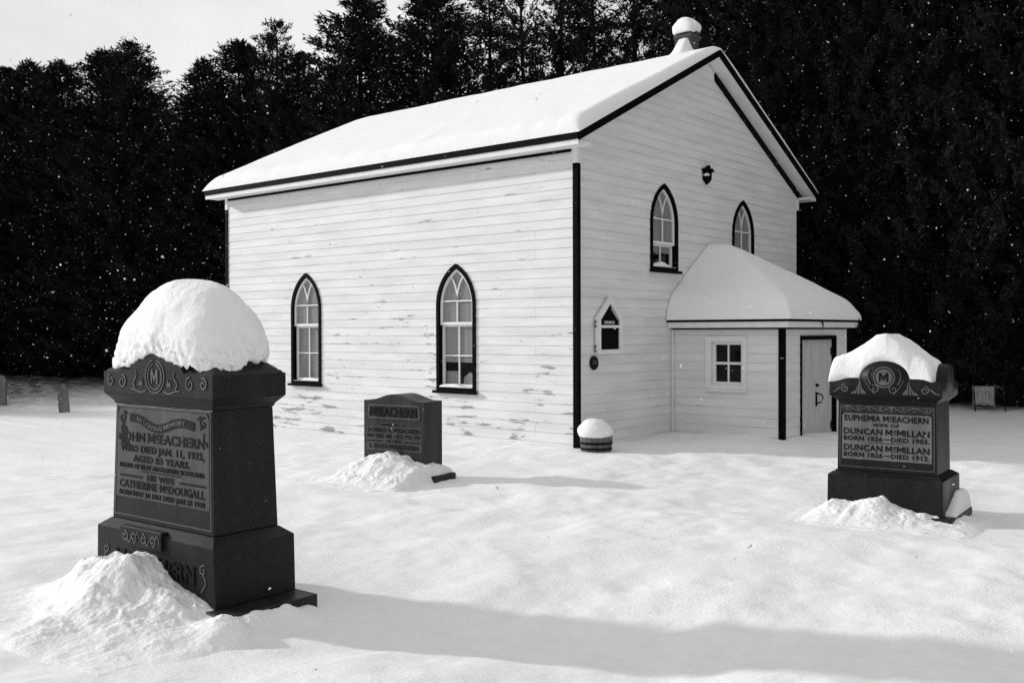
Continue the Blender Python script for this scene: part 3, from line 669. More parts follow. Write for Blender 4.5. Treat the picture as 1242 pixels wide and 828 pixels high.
def pt(X, Y):
    ed = edge_round(np.minimum(np.minimum(X-qx0, qx1-X), Y-qy0), .26)
    lump = .04*perlin(X*.9, Y*.9, seed=31)+.014*perlin(X*3, Y*3, seed=32)+.006*perlin(X*9, Y*9, seed=33)
    bank = .05*np.exp(-((Y+.02)/.5)**2)*sstep(4.6, 3.3, X)
    return pb(X, Y)*.0+np.maximum(soft3(X, Y), z0)+.06+(.24+lump+bank)*ed-.06*(1-ed)
ps = snow_field('roof_snow', dense(qx0, qx1, .05, .25, 12), np.concatenate([qy0+np.linspace(0, 1, 12)**2*.25, np.arange(qy0+.29, qy1, .05), [qy1]]), lambda X, Y: np.maximum(pb(X, Y), z0+.003)-.002, pt)
tag(ps, 'rounded snow covering the hipped roof of the small porch', 'snow')
cs = dome('settled_snow', (CHX-.02, CHY), .205, .215, lambda u, v: 7.655-.05*(v < -.2), 7.93, sq=6, p1=.6, amp=.02, fr=.02, seed=41)
tag(cs, 'small cap of snow on top of the brick chimney', 'snow')

# things fixed to the gable wall -----------------------------------
nb = thing('notice_board', 'house shaped notice board with two black panels and white frame on the gable wall', 'notice board', (.81, 0, 1.5))
FN = frame((.81, -.02, 0), (1, 0, 0), (0, 0, 1), (0, -1, 0))
ow = .36; ob = [(-ow, 1.53), (ow, 1.53), (ow, 2.13), (0, 2.46), (-ow, 2.13)]
obj('back_board', MB().prism(FN, [(-ow+.01, 1.54), (ow-.01, 1.54), (ow-.01, 2.12), (0, 2.44), (-ow+.01, 2.12)], .0, .03), M_white, nb)
mb = MB().ring(FN, [(-ow, 1.53), (ow, 1.53), (ow, 2.12), (0, 2.47), (-ow, 2.12)], [(-ow+.085, 1.60), (ow-.085, 1.60), (ow-.085, 2.09), (0, 2.36), (-ow+.085, 2.09)], .031, .075)
mb.box((.81-ow+.086, -.093, 1.955), (.81+ow-.086, -.055, 2.0)); obj('frame', mb, M_white, nb)
mb = MB().prism(FN, [(-ow+.05, 1.57), (ow-.05, 1.57), (ow-.05, 1.97), (-ow+.05, 1.97)], .032, .045); mb.prism(FN, [(-ow+.05, 1.985), (ow-.05, 1.985), (ow-.05, 2.1), (0, 2.42), (-ow+.05, 2.1)], .032, .045)
obj('panel', mb, M_black, nb)
tx = text_mb(FN, [(['CHURCH'], .0, 2.025, .045, .3)], .0455, .003)
for sd_ in (-1, 1):
    for k in range(7):     # worn small lettering along the two slopes
        t_ = (k+.6)/8; u = sd_*(.26-.24*t_); v = 2.11+.22*t_-.025
        if k % 3 != 1 or sd_ > 0: tx.prism(FN, [(u-.010, v-.012), (u+.010, v-.008), (u+.008, v+.014), (u-.008, v+.010)], .0455, .0485)
obj('lettering', tx, M_white, nb)
for z in (1.62, 2.02):
    mb = MB(); mb.tube([(.81-ow-.012, -.06, z-.05), (.81-ow-.045, -.06, z-.03), (.81-ow-.05, -.06, z+.02), (.81-ow-.012, -.06, z+.05)], .010, 8); obj('hinge', mb, M_iron, nb)
pq = thing('plaque', 'small round dark plaque on the gable wall below the notice board', 'plaque', (.43, 0, 1.388))
mb = MB(); mb.tube([(.43, -.016, 1.388), (.43, -.036, 1.388), (.43, -.04, 1.388)], [.112, .112, .100], 32); obj('disc', mb, M_iron, pq)
mb = MB(); FPq = frame((.43, -.041, 1.388), (1, 0, 0), (0, 0, 1), (0, -1, 0))
for v in (.035, .012, -.012): mb.prism(FPq, [(-.055, v-.005), (.055, v-.005), (.055, v+.004), (-.055, v+.004)], 0, .003)
obj('raised_line', mb, M_carve, pq)
ln = thing('wall_lantern', 'black shield shaped lantern high on the gable wall between the two upper windows', 'lantern', (4.165, 0, 4.86))
FT = frame((4.165, -.016, 4.86), (1, 0, 0), (0, 0, 1), (0, -1, 0))
obj('back_plate', MB().prism(FT, [(0, -.175), (.13, -.10), (.135, .09), (-.135, .09), (-.13, -.10)], 0, .03), M_black, ln)
obj('body', MB().prism(FT, [(0, -.15), (.095, -.08), (.10, .07), (-.10, .07), (-.095, -.08)], .031, .075), M_iron, ln, bevel=.012)
obj('crown', MB().prism(FT, [(-.16, .071), (.16, .071), (.165, .10), (.10, .135), (.03, .125), (.0, .185), (-.03, .125), (-.10, .135), (-.165, .10)], 0, .085), M_black, ln)
lc = dome('snow_clump', (4.055, -.085), .03, .03, lambda u, v: 4.83+0*u, 4.885, sq=2, amp=.02, fr=.01, nr=14, nt=26, seed=44); tag(lc, 'small clump of snow stuck to the black wall lantern', 'snow')
# wire bracket at the porch eave
wb_ = thing('wire_bracket', 'small black bracket with a wire loop at the right end of the porch eave', 'bracket', (5.72, -2.36, 2.0))
mb = MB(); mb.box((5.70, -2.40, 1.90), (5.76, -2.345, 1.99)); mb.tube([(5.73, -2.37, 1.90), (5.73, -2.37, 1.84)], [.05, .03], 10); mb.tube([(5.73, -2.37, 1.992), (5.73, -2.37, 2.13)], .012, 8); obj('insulator', mb, M_iron, wb_)
lp = [(5.73, -2.38, 2.12)]+[(5.55-.17*math.cos(a), -2.41, 2.10+.14*math.sin(a)) for a in np.linspace(math.pi*.95, 0, 14)][::1]
mb = MB(); mb.tube(lp, .007, 6); obj('wire', mb, M_white, wb_)
hk = thing('eave_hook', 'small black hook hanging under the porch eave above the door', 'hook', (4.05, -2.36, 2.0))
mb = MB(); mb.tube([(4.05, -2.35, 2.10), (4.05, -2.36, 2.02)], .018, 8); mb.tube([(4.05, -2.36, 2.02), (4.06, -2.37, 1.99), (4.03, -2.37, 1.97)], .012, 8); obj('hook', mb, M_iron, hk)

# barrel planter ---------------------------------------------------
bx_, by_ = -.13, -.45
bz = float(ground_z(np.array(bx_), np.array(by_)))
bp = thing('barrel_planter', 'low wooden half barrel planter at the near corner of the church', 'planter', (bx_, by_, bz))
mb = MB()
for k in range(18):
    a0, a1 = 2*math.pi*(k+.04)/18, 2*math.pi*(k+.96)/18
    for_ = [(r_*math.cos(a), r_*math.sin(a), z) for z, ro, ri in ((-.06, .225, .19), (.10, .245, .21), (.235, .255, .225)) for a in (a0, a1) for r_ in (ro, ri)]
    vs = [(bx_+p[0], by_+p[1], bz+p[2]) for p in for_]
    mb.add(vs, [(0,1,3,2), (0,2,6,4), (4,6,10,8), (1,5,7,3), (5,9,11,7), (8,10,11,9), (0,4,5,1), (4,8,9,5), (2,3,7,6), (6,7,11,10)])
obj('stave', mb, M_wood, bp)
for z, r_ in ((.03, .242), (.115, .252)):
    mb = MB(); rr = [(bx_+(r_+d)*math.cos(2*math.pi*j/36), by_+(r_+d)*math.sin(2*math.pi*j/36), bz+z+h) for j in range(36) for d, h in ((0, 0), (.006, 0), (.008, .035), (0, .035))]
    mb.add(rr, [(4*j+k, 4*((j+1) % 36)+k, 4*((j+1) % 36)+(k+1) % 4, 4*j+(k+1) % 4) for j in range(36) for k in range(4)]); obj('hoop', mb, M_iron, bp)
mb = MB(); mb.lathe((bx_, by_, bz), [(.2, .10), (.205, .20)], 24); obj('soil', mb, M_dark, bp)
d_ = dome('settled_snow', (bx_, by_), .25, .25, lambda u, v: bz+.225+0*u, bz+.50, sq=2, p1=.62, p2=.95, amp=.012, fr=.008, seed=46); tag(d_, 'smooth round dome of snow on the barrel planter', 'snow')

# ------------------------------------------------------------------ headstones (local frames: front faces -x, viewer's right is -y)
def face(d0, z0, d1, z1, cy=0):
    V = Vector((-(d1-d0), 0, z1-z0)).normalized(); W = Vector((-1, 0, 0)); W = (W-V*W.dot(V)).normalized()
    return frame((-d0, cy, z0), (0, -1, 0), V, W)
def solid_top(hw, hd, zb, ztop, n=40, m_=22):
    U = np.linspace(-hw, hw, n); D = np.linspace(-hd, hd, m_); A, B = np.meshgrid(D, U, indexing='ij'); zt = ztop(B, A)
    mb = MB(); k = n*m_; I = np.arange(k).reshape(m_, n)
    vs = [(A.flat[i], B.flat[i], zt.flat[i]) for i in range(k)]+[(A.flat[i], B.flat[i], zb) for i in range(k)]
    fs = [tuple(map(int, (I[i,j], I[i+1,j], I[i+1,j+1], I[i,j+1]))) for i in range(m_-1) for j in range(n-1)]
    fs += [tuple(q+k for q in f_[::-1]) for f_ in fs]
    bd = list(I[0,:])+list(I[1:,-1])+list(I[-1,-2::-1])+list(I[-2:0:-1,0]); bd = [int(b) for b in bd]
    fs += [(bd[i], bd[(i+1) % len(bd)], bd[(i+1) % len(bd)]+k, bd[i]+k) for i in range(len(bd))]
    return mb.add(vs, fs)
def rough_block(hw, hd, z0, z1, amp, seed):
    n = 24; mb = solid_top(hw, hd, z0, lambda u, d: z1+0*u, n*2, n)
    V = np.array(mb.v); ins_ = (np.abs(np.abs(V[:, 0])-hd) < 1e-6) | (np.abs(np.abs(V[:, 1])-hw) < 1e-6)
    return mb

# ---- left stone
TH = math.radians(1.43)
sL = thing('headstone', 'tall dark granite headstone in the left foreground under a big dome of snow', 'headstone', (-8.811, -2.941, 0), TH, local=True, group='granite headstones')
obj('foundation', MB().box((-.40, -.937, -.25), (.36, .90, .076)), M_rough, sL, bevel=.006)
mb = MB().frustum(0, 0, .077, .475, .735, .332, .718, .337); mb.frustum(0, 0, .475, .533, .718, .337, .632, .270); obj('plinth', mb, M_gran, sL, bevel=.006)
obj('die', MB().frustum(0, 0, .534, 1.375, .626, .266, .596, .250), M_gran, sL, bevel=.006)
mb = MB().frustum(0, 0, 1.376, 1.40, .60, .255, .61, .262); mb.frustum(0, 0, 1.40, 1.455, .61, .262, .672, .303)
obj('cornice', mb, M_gran, sL, bevel=.004)
def capL(u, d):
    e = np.minimum((.672-np.abs(u))/.30, (.304-np.abs(d))/.30); hip = 1.615+.25*np.clip(e, 0, 1.0)
    fr = 1.632+.115*np.sqrt(np.clip(1-(u/.33)**2, 0, 1)); fr = np.where(np.abs(u) < .335, fr, 0)
    return np.maximum(hip, np.where(d < .28, fr-.0*(d+.304), 0))
obj('cap', solid_top(.672, .304, 1.456, capL, 60, 24), M_gran, sL)
# cap carving
Fc = face(.304, 1.456, .304, 1.632); mb = MB(); w0, w1 = .001, .006
for s in (-1, 1):
    mb.ribbon(Fc, spiral(s*.57, .095, .045, 1.3, math.pi*.6, -s), .012, w0, w1); mb.ribbon(Fc, spiral(s*.42, .09, .05, 1.4, math.pi*.5, s), .012, w0, w1, .4)
    mb.ribbon(Fc, [(s*(.33-.3*t), .03+.01*math.sin(t*9)) for t in np.linspace(.1, .75, 14)], .010, w0, w1)
    mb.ribbon(Fc, [(s*(.25+.02*math.sin(t*6)), .05+.12*t) for t in np.linspace(0, 1, 12)], .012, w0, w1, .6)
    mb.prism(Fc, [(s*.20, .07), (s*.185, .11), (s*.17, .085), (s*.16, .12), (s*.15, .07)], w0, w1)
for k, rx_ in enumerate((.115, .085)): mb.ribbon(Fc, [(rx_*math.sin(a), .135+(.115-.025*k)*math.cos(a)) for a in np.linspace(.2, 2*math.pi-.2, 40)], .009, w0, w1)
obj('ornament', mb, M_carve, sL)
mb = text_mb(Fc, [(['M'], 0, .085, .10, .09)], .001, .005); obj('monogram', mb, M_carve, sL)
# inscription
Fd = face(.266, .534, .250, 1.375); H = .842
pnl = MB().prism(Fd, [(-.575, .165), (.575, .165), (.56, .775), (.53, .815), (-.53, .815), (-.56, .775)], .0005, .0035); pan = obj('inscription_panel', pnl, M_panel, sL)
L_ = [(['JOHN M', '^c', 'EACHERN'], .0, .578, .068, 1.04), (['WHO DIED JAN. 11, 1932,'], .0, .502, .050, 1.04), (['AGED 83 YEARS.'], .0, .432, .048, .74),
      (['NATIVE OF ISLAY ARGYLESHIRE SCOTLAND.'], .0, .382, .033, 1.06), (['HIS WIFE'], .0, .305, .044, .34), (['CATHERINE M', '^c', ' DOUGALL'], .0, .238, .056, 1.06), (['BORN MAY 10 1861 DIED JAN 23 1920'], .0, .182, .036, 1.06)]
tx = text_mb(Fd, L_, .0036, .004)
tx.prism(Fd, [(-.24, .362), (.24, .362), (.24, .370), (-.24, .370)], .0036, .007)
for s in (-1, 1): tx.prism(Fd, [(s*.23, .316), (s*.53, .316), (s*.53, .330), (s*.23, .330)], .0036, .007)
obj('lettering', tx, M_letter, pan)
bn = MB()      # carved ribbon banner and leaves at the head of the panel
bl_ = [(-.40+.8*t, .735-.03*math.sin(t*math.pi*1.0)+.022*math.sin(t*math.pi*3+.6)) for t in np.linspace(0, 1, 40)]
bn.ribbon(Fd, bl_, .062, .0036, .008)
for s in (-1, 1):
    for k in range(4):
        a = .5+.5*k; px_, py_ = s*(.47+.02*k), .79-.055*k
        bn.ribbon(Fd, [(px_-s*.05*t*math.cos(a), py_-.05*t*math.sin(a)*.8) for t in np.linspace(0, 1, 6)], .022, .0036, .007, .8)
    bn.ribbon(Fd, spiral(s*.50, .745, .045, 1.1, 1.2, s), .014, .0036, .007)
for k in range(5): bn.ribbon(Fd, [(-.50+.02*k+.03*math.sin(t*5+k), .70-.12*t-.02*k) for t in np.linspace(0, 1, 10)], .02, .0036, .007, .5)
obj('banner', bn, M_letter, pan)
sx_ = np.linspace(0, 1, 40)
def bslope(u):
    t = (u+.40)/.8; return .735-.03*math.sin(t*math.pi)+.022*math.sin(t*math.pi*3+.6)-.016
tb = text_mb(lambda u, v, w_: Fd(u, v+bslope(u), w_), [(['IN LOVING MEMORY'], 0, 0, .032, .66)], .0082, .003); obj('banner_lettering', tb, M_carve, pan)
# polished margin line
mb = MB().ring(Fd, [(-.598, .03), (.598, .03), (.575, .83), (-.575, .83)], [(-.590, .038), (.590, .038), (.567, .822), (-.567, .822)], .0005, .003); obj('margin_line', mb, M_carve, sL)
# plinth: carved block with scrolls and the family name
Fp = face(.332, .077, .337, .475); mb = MB(); mb.box((-.362, -.15, .385), (-.30, .37, .515)); 
pb_ = obj('scroll_block', mb, M_gran, sL, bevel=.004)
Fb = frame((-.362, 0, .385), (0, -1, 0), (0, 0, 1), (-1, 0, 0)); mb = MB()
for k, u in enumerate((-.30, -.19, -.07, .05)):
    s = 1 if k % 2 else -1
    mb.ribbon(Fb, spiral(u, .062, .040, 1.25, math.pi*(.5+k), s), .010, .001, .005)
    mb.ribbon(Fb, [(u+.03+.05*t, .062+s*.04*math.sin(t*math.pi)) for t in np.linspace(0, 1, 10)], .008, .001, .005)
obj('scroll', mb, M_carve, pb_)
tx = text_mb(Fp, [(['M', '^c', 'EACHERN'], .03, .13, .13, .98)], .0005, .008); obj('family_name', tx, M_letter, sL)
mb = MB().prism(Fp, [(-.48, .10), (.52, .10), (.52, .275), (.36, .285), (-.36, .285), (-.48, .275)], .0001, .0004); 
mb = MB()
for s in (-1, 1): mb.ribbon(Fp, spiral(s*.60, .24, .038, 1.2, 1, s), .010, .001, .005); mb.ribbon(Fp, [(s*(.60+.03*math.sin(t*4)), .21-.12*t) for t in np.linspace(0, 1, 12)], .010, .001, .005)
obj('ornament', mb, M_carve, sL)

def rimL(u, v):
    fr_ = sstep(.15, -.35, v)
    base_ = 1.655+fr_*.105*np.clip(1-np.abs(u)/.55, 0, 1)+(1-fr_)*.10*np.clip(1-np.abs(u), 0, 1)
    return base_-.035*np.exp(-((np.abs(u)-.92)/.15)**2)*fr_+.04*(1-fr_)
dm = dome('settled_snow', (-8.816, -2.915), .64, .30, rimL, 2.285, sq=4.5, p1=.80, p2=.86, nr=90, nt=260, amp=.018, fr=.034, rz=TH, seed=51, shift=(-.01, -.02), crumb=.06, skew=.15, flare=.05)
tag(dm, 'large dome of snow on the tall granite headstone at left', 'snow', 'snow caps on the headstones')
def pfL(u, v):       # u along depth (neg = towards the viewer's left front), v along the face (+ = far left)
    d = (u+0.0); 
    crest = np.interp(v, [-1.3, -.95, -.70, -.58, -.45, -.2, .0, .1, .3, .5, .62, .78, .95, 1.2], [0, .04, .07, .11, .15, .24, .35, .37, .33, .32, .27, .15, .05, 0])
    u_ = u/(1-.48*sstep(-.1, .65, v))
    fall = np.interp(u_, [-.95, -.70, -.46, -.24, .0, .2], [0, .04, .22, .66, 1.0, 1.0])
    lump = .10*np.exp(-(((u-.10)/.13)**2+((v+.98)/.16)**2))+.06*np.exp(-(((u+.72)/.16)**2+((v+.1)/.2)**2))+.085*np.exp(-(((u-.36)/.17)**2+((v+.93)/.08)**2))+.055*np.exp(-(((u-.62)/.10)**2+((v+.97)/.08)**2))
    return crest*fall+lump
ml = mound('snow_pile', -9.36, -2.99, TH, lambda u, v: pfL(u+.19*0, v), 1.02, 1.35, 300, .042, 61, 1.0)
tag(ml, 'rough heap of thrown snow against the front of the tall left headstone', 'snow', 'snow heaped at the headstones')

# ---- right stone
TR = math.radians(4.86)
sR = thing('headstone', 'granite headstone at right with carved arched cap and pale lettered panel', 'headstone', (-2.466, -5.808, 0), TR, local=True, group='granite headstones')
obj('foundation', MB().box((-.50, -.664, -.25), (.50, .664, .085)), M_rough, sR, bevel=.02)
mb = MB().frustum(0, 0, .086, .428, .562, .398, .556, .398); mb.frustum(0, 0, .428, .471, .556, .398, .50, .31); obj('plinth', mb, M_gran, sR, bevel=.006)
obj('die', MB().frustum(0, 0, .472, 1.172, .486, .298, .475, .30), M_gran, sR, bevel=.006)
mb = MB().frustum(0, 0, 1.173, 1.19, .48, .305, .485, .31); mb.frustum(0, 0, 1.19, 1.236, .485, .31, .538, .368); obj('cornice', mb, M_gran, sR, bevel=.004)
def capR(u, d):
    au = np.abs(u); f_ = 1.375+.045*sstep(.54, .32, au)+.175*np.sqrt(np.clip(1-(u/.24)**2, 0, 1))
    ad = np.abs(d); g_ = 1.36+.205*np.sqrt(np.clip(1-(d/.20)**2, 0, 1))*sstep(.30, .42, au)
    g_ = np.where(au > .40, g_, 0)
    return np.maximum(f_, np.where(u < 0, g_, 0))
obj('cap', solid_top(.545, .373, 1.237, capR, 110, 60), M_gran, sR, True)
Fc = face(.373, 1.237, .373, 1.4); mb = MB(); w0, w1 = .001, .006
mb.ribbon(Fc, [(.10*math.sin(a), .195+.10*math.cos(a)) for a in np.linspace(0, 2*math.pi, 48)], .012, w0, w1)
mb.prism(Fc, [(.082*math.sin(a), .195+.082*math.cos(a)) for a in np.linspace(0, 2*math.pi, 40, endpoint=False)], w0, w1-.002)
for s in (-1, 1):
    mb.ribbon(Fc, spiral(s*.09, .075, .045, 1.2, 2.2, s), .009, w0, w1)
    mb.ribbon(Fc, [(s*(.09+.10*t), .03+.02*math.sin(t*3)+.14*t*t) for t in np.linspace(0, 1, 14)], .009, w0, w1, .5)
    for k, (dx, hh) in enumerate(((-.05, .07), (-.02, .13), (.015, .15), (.05, .10), (.085, .05))):
        mb.ribbon(Fc, [(s*(.235+dx*(1-.8*t)), .025+hh*t) for t in np.linspace(0, 1, 10)], .022, w0, w1, .85)
    mb.ribbon(Fc, spiral(s*.385, .075, .043, 1.4, 1.5, -s), .012, w0, w1)
    mb.ribbon(Fc, [(s*(.44+.09*t), .035+.05*(1-t)**2) for t in np.linspace(0, 1, 10)], .018, w0, w1, .7)
    mb.ribbon(Fc, [(s*(.13+.03*math.sin(t*3)), .12+.16*t) for t in np.linspace(0, 1, 12)], .012, w0, w1, .6)
obj('ornament', mb, M_carve, sR)
obj('monogram', text_mb(Fc, [(['M'], 0, .150, .09, .10)], .0045, .004), M_letter, sR)
Fd = face(.298, .472, .30, 1.172)
mb = MB(); mb.ribbon(Fd, [(-.44+.88*t, .635+.020*math.sin(t*math.pi*8)) for t in np.linspace(0, 1, 120)], .009, .0005, .004)
mb.ribbon(Fd, [(-.44+.88*t, .635-.018*math.sin(t*math.pi*8)) for t in np.linspace(0, 1, 120)], .005, .0005, .003)
for k in range(8):
    for s in (-1, 1): mb.ribbon(Fd, spiral(-.385+.11*k, .635+s*.006, .014, 1, k, s, 14), .006, .0005, .004)
mb.ring(Fd, [(-.455, .60), (.455, .60), (.455, .607), (-.455, .607)], [(-.45, .6015), (.45, .6015), (.45, .6055), (-.45, .6055)], .0005, .004)
mb.ring(Fd, [(-.462, .035), (.462, .035), (.458, .665), (-.458, .665)], [(-.456, .041), (.456, .041), (.452, .659), (-.452, .659)], .0005, .003)
obj('wave_border', mb, M_carve, sR)
pan = obj('inscription_panel', MB().prism(Fd, [(-.437, .115), (.437, .115), (.434, .565), (.41, .585), (-.41, .585), (-.434, .565)], .0005, .0035), M_panelR, sR)
tx = text_mb(Fd, [(['EUPHEMIA M', '^c', 'EACHERN'], 0, .508, .062, .82), (['WIFE OF'], 0, .455, .034, .30), (['DUNCAN M', '^c', 'MILLAN'], 0, .372, .062, .84), (['BORN 1826', '-', 'DIED 1903.'], 0, .308, .048, .84),
                  (['DUNCAN M', '^c', 'MILLAN'], 0, .206, .062, .84), (['BORN 1826', '-', 'DIED 1912.'], 0, .142, .048, .84)], .0036, .004)
tx.prism(Fd, [(-.17, .287), (.17, .287), (.17, .293), (-.17, .293)], .0036, .006); obj('lettering', tx, M_letter, pan)
# snow on the right stone
def baseR(X, Y): return capR(Y, X)-.004
def topR(X, Y):
    prof = np.interp(Y, [-.45, -.43, -.30, -.12, .0, .10, .22, .35, .50, .60], [1.555, 1.575, 1.66, 1.80, 1.865, 1.85, 1.76, 1.68, 1.63, 1.60])
    e = edge_round(np.minimum(Y+.45, .56-Y), .06)*edge_round(X+.375+.016*perlin(Y*5, X*3, seed=70), .09)*edge_round(.36-X, .16)
    nz = .022*perlin(X*4, Y*4, seed=71)+.010*perlin(X*12, Y*12, seed=72)+.014*perlin(X*34, Y*34, seed=73)*sstep(.16, 0, X+.37)+.03*perlin(Y*6, X*6, seed=74)*sstep(.3, 0, X+.37)
    b = baseR(X, Y); return b+np.maximum(prof-b+nz, .03)*e
sr_ = snow_field('settled_snow', dense(-.372, .36, .012, .1, 12), dense(-.45, .56, .012, .1, 12), baseR, topR)
sr_.location = (-2.466, -5.808, 0); sr_.rotation_euler = (0, 0, TR); tag(sr_, 'sloping cap of snow on the carved headstone at right', 'snow', 'snow caps on the headstones')
def pfR(u, v):
    crest = np.interp(v, [-1.0, -.75, -.55, -.4, -.2, .0, .1, .3, .5, .62, .72, 1.1], [0, .05, .09, .10, .15, .22, .22, .17, .18, .11, .01, 0])
    return crest*np.interp(u, [-.65, -.45, -.2, .05, .3], [0, .06, .5, 1, 1])
mr = mound('snow_pile', -2.97, -5.84, TR, pfR, .66, 1.1, 220, .034, 81); tag(mr, 'low heap of snow along the foot of the carved headstone at right', 'snow', 'snow heaped at the headstones')
ls_ = snow_field('snow_patch', dense(-.30, .48, .02, .1, 8), dense(-.655, -.50, .012, .06, 8), lambda X, Y: .083+0*X, lambda X, Y: .083+(.16+.03*perlin(X*8, Y*8, seed=90)+.02*perlin(X*25, Y*25, seed=91))*edge_round(np.minimum(np.minimum(X+.3, .48-X), np.minimum(Y+.655, -.5-Y)), .1)*sstep(-.3, .25, X)+.04*edge_round(np.minimum(np.minimum(X+.3, .48-X), np.minimum(Y+.655, -.5-Y)), .05))
ls_.location = sR.location; ls_.rotation_euler = sR.rotation_euler; tag(ls_, 'lump of snow on the base ledge at the right end of the carved headstone', 'snow')

# ---- middle stone
TM = math.radians(8.31)
sM = thing('headstone', 'plain dark grey headstone with gently curved top in front of the church side wall', 'headstone', (-3.792, .055, 0), TM, local=True, group='granite headstones')
obj('foundation', MB().box((-.26, -.69, -.2), (.22, .69, .095)), M_rough, sM, bevel=.015)
def topM(u, d): return 1.012+.085*np.cos(np.clip(u/.42, -1, 1)*math.pi)*.5+.0425
obj('die', solid_top(.488, .193, .096, lambda u, d: topM(u, d), 50, 6), M_granM, sM)
Fd = face(.193, .096, .193, 1.0)
mb = MB().ring(Fd, [(-.40, .685), (.40, .685), (.425, .72), (.40, .865), (-.40, .865), (-.425, .72)], [(-.385, .70), (.385, .70), (.405, .725), (.385, .85), (-.385, .85), (-.405, .725)], .0005, .006); obj('name_border', mb, M_carve, sM)
pan = MB(); 
for (u0, u1, v0, v1) in ((-.22, .22, .585, .63), (-.44, .44, .50, .583), (-.45, .45, .425, .498), (-.45, .45, .27, .423)): pan.prism(Fd, [(u0, v0), (u1, v0), (u1, v1), (u0, v1)], .0005, .003)
pan = obj('inscription_panel', pan, M_panel, sM)
obj('family_name', text_mb(Fd, [(['M', '^c', 'EACHERN'], 0, .715, .12, .76)], .0005, .006), M_letter, sM)
tx = text_mb(Fd, [(['IN MEMORY OF'], 0, .59, .033, .40), (['DONALD R. M', '^c', 'EACHERN'], 0, .51, .058, .84), (['MAY 23RD 1881 - OCT. 9TH 1925'], 0, .438, .048, .86), (['HIS WIFE'], 0, .382, .030, .26), (['S. EDITH M', '^c', 'EACHERN'], 0, .30, .058, .80)], .0032, .004)
for s in (-1, 1): tx.prism(Fd, [(s*.18, .385), (s*.44, .385), (s*.44, .400), (s*.18, .400)], .0032, .006)
obj('lettering', tx, M_letter, pan)
def pfM(u, v):
    crest = np.interp(v, [-1.1, -.82, -.67, -.56, -.3, -.12, -.02, .1, .3, .45, .6, .75, 1.0, 1.3], [0, .0, .02, .22, .28, .33, .37, .34, .31, .24, .09, .02, .0, 0])
    return crest*np.interp(u, [-.85, -.6, -.35, -.05, .05, .42, .7], [0, .05, .38, .95, 1, .95, .5])
mm_ = mound('snow_pile', -4.22, -.02, TM, pfM, .88, 1.3, 240, .042, 95); tag(mm_, 'rough heap of snow burying the base of the plain headstone by the church wall', 'snow', 'snow heaped at the headstones')

# ---- two small far markers
def slab(name, label, x, y, rz, wd, th, h, tilt, pts, grp=None):
    z = float(ground_z(np.array(x), np.array(y))); t = thing(name, label, 'grave marker', (x, y, z), rz, group='small old grave markers', local=True); t.rotation_euler = (tilt[0], tilt[1], rz)
    F = frame((0, 0, 0), (1, 0, 0), (0, 0, 1), (0, -1, 0)); obj('slab', MB().prism(F, [(a*wd, b*h) for a, b in pts], -th/2, th/2), M_marble, t, bevel=.012)
    return t
rnd = [(-.5, -.15), (.5, -.15), (.5, .82), (.40, .92), (.2, .985), (0, 1), (-.2, .985), (-.40, .92), (-.5, .82)]
slab('grave_marker', 'pale weathered round topped marker standing at the left edge of the yard', -.22, 20.2, math.radians(-55), .42, .10, .86, (0, 0), rnd)
brk = [(-.5, -.15), (.5, -.15), (.5, .80), (.30, .98), (.05, 1.0), (-.15, .86), (-.5, .62)]
tb2 = slab('grave_marker', 'small dark leaning broken marker in the snow before the left trees', -.30, 16.2, math.radians(-40), .25, .12, .72, (math.radians(3), math.radians(-4), 0), brk)

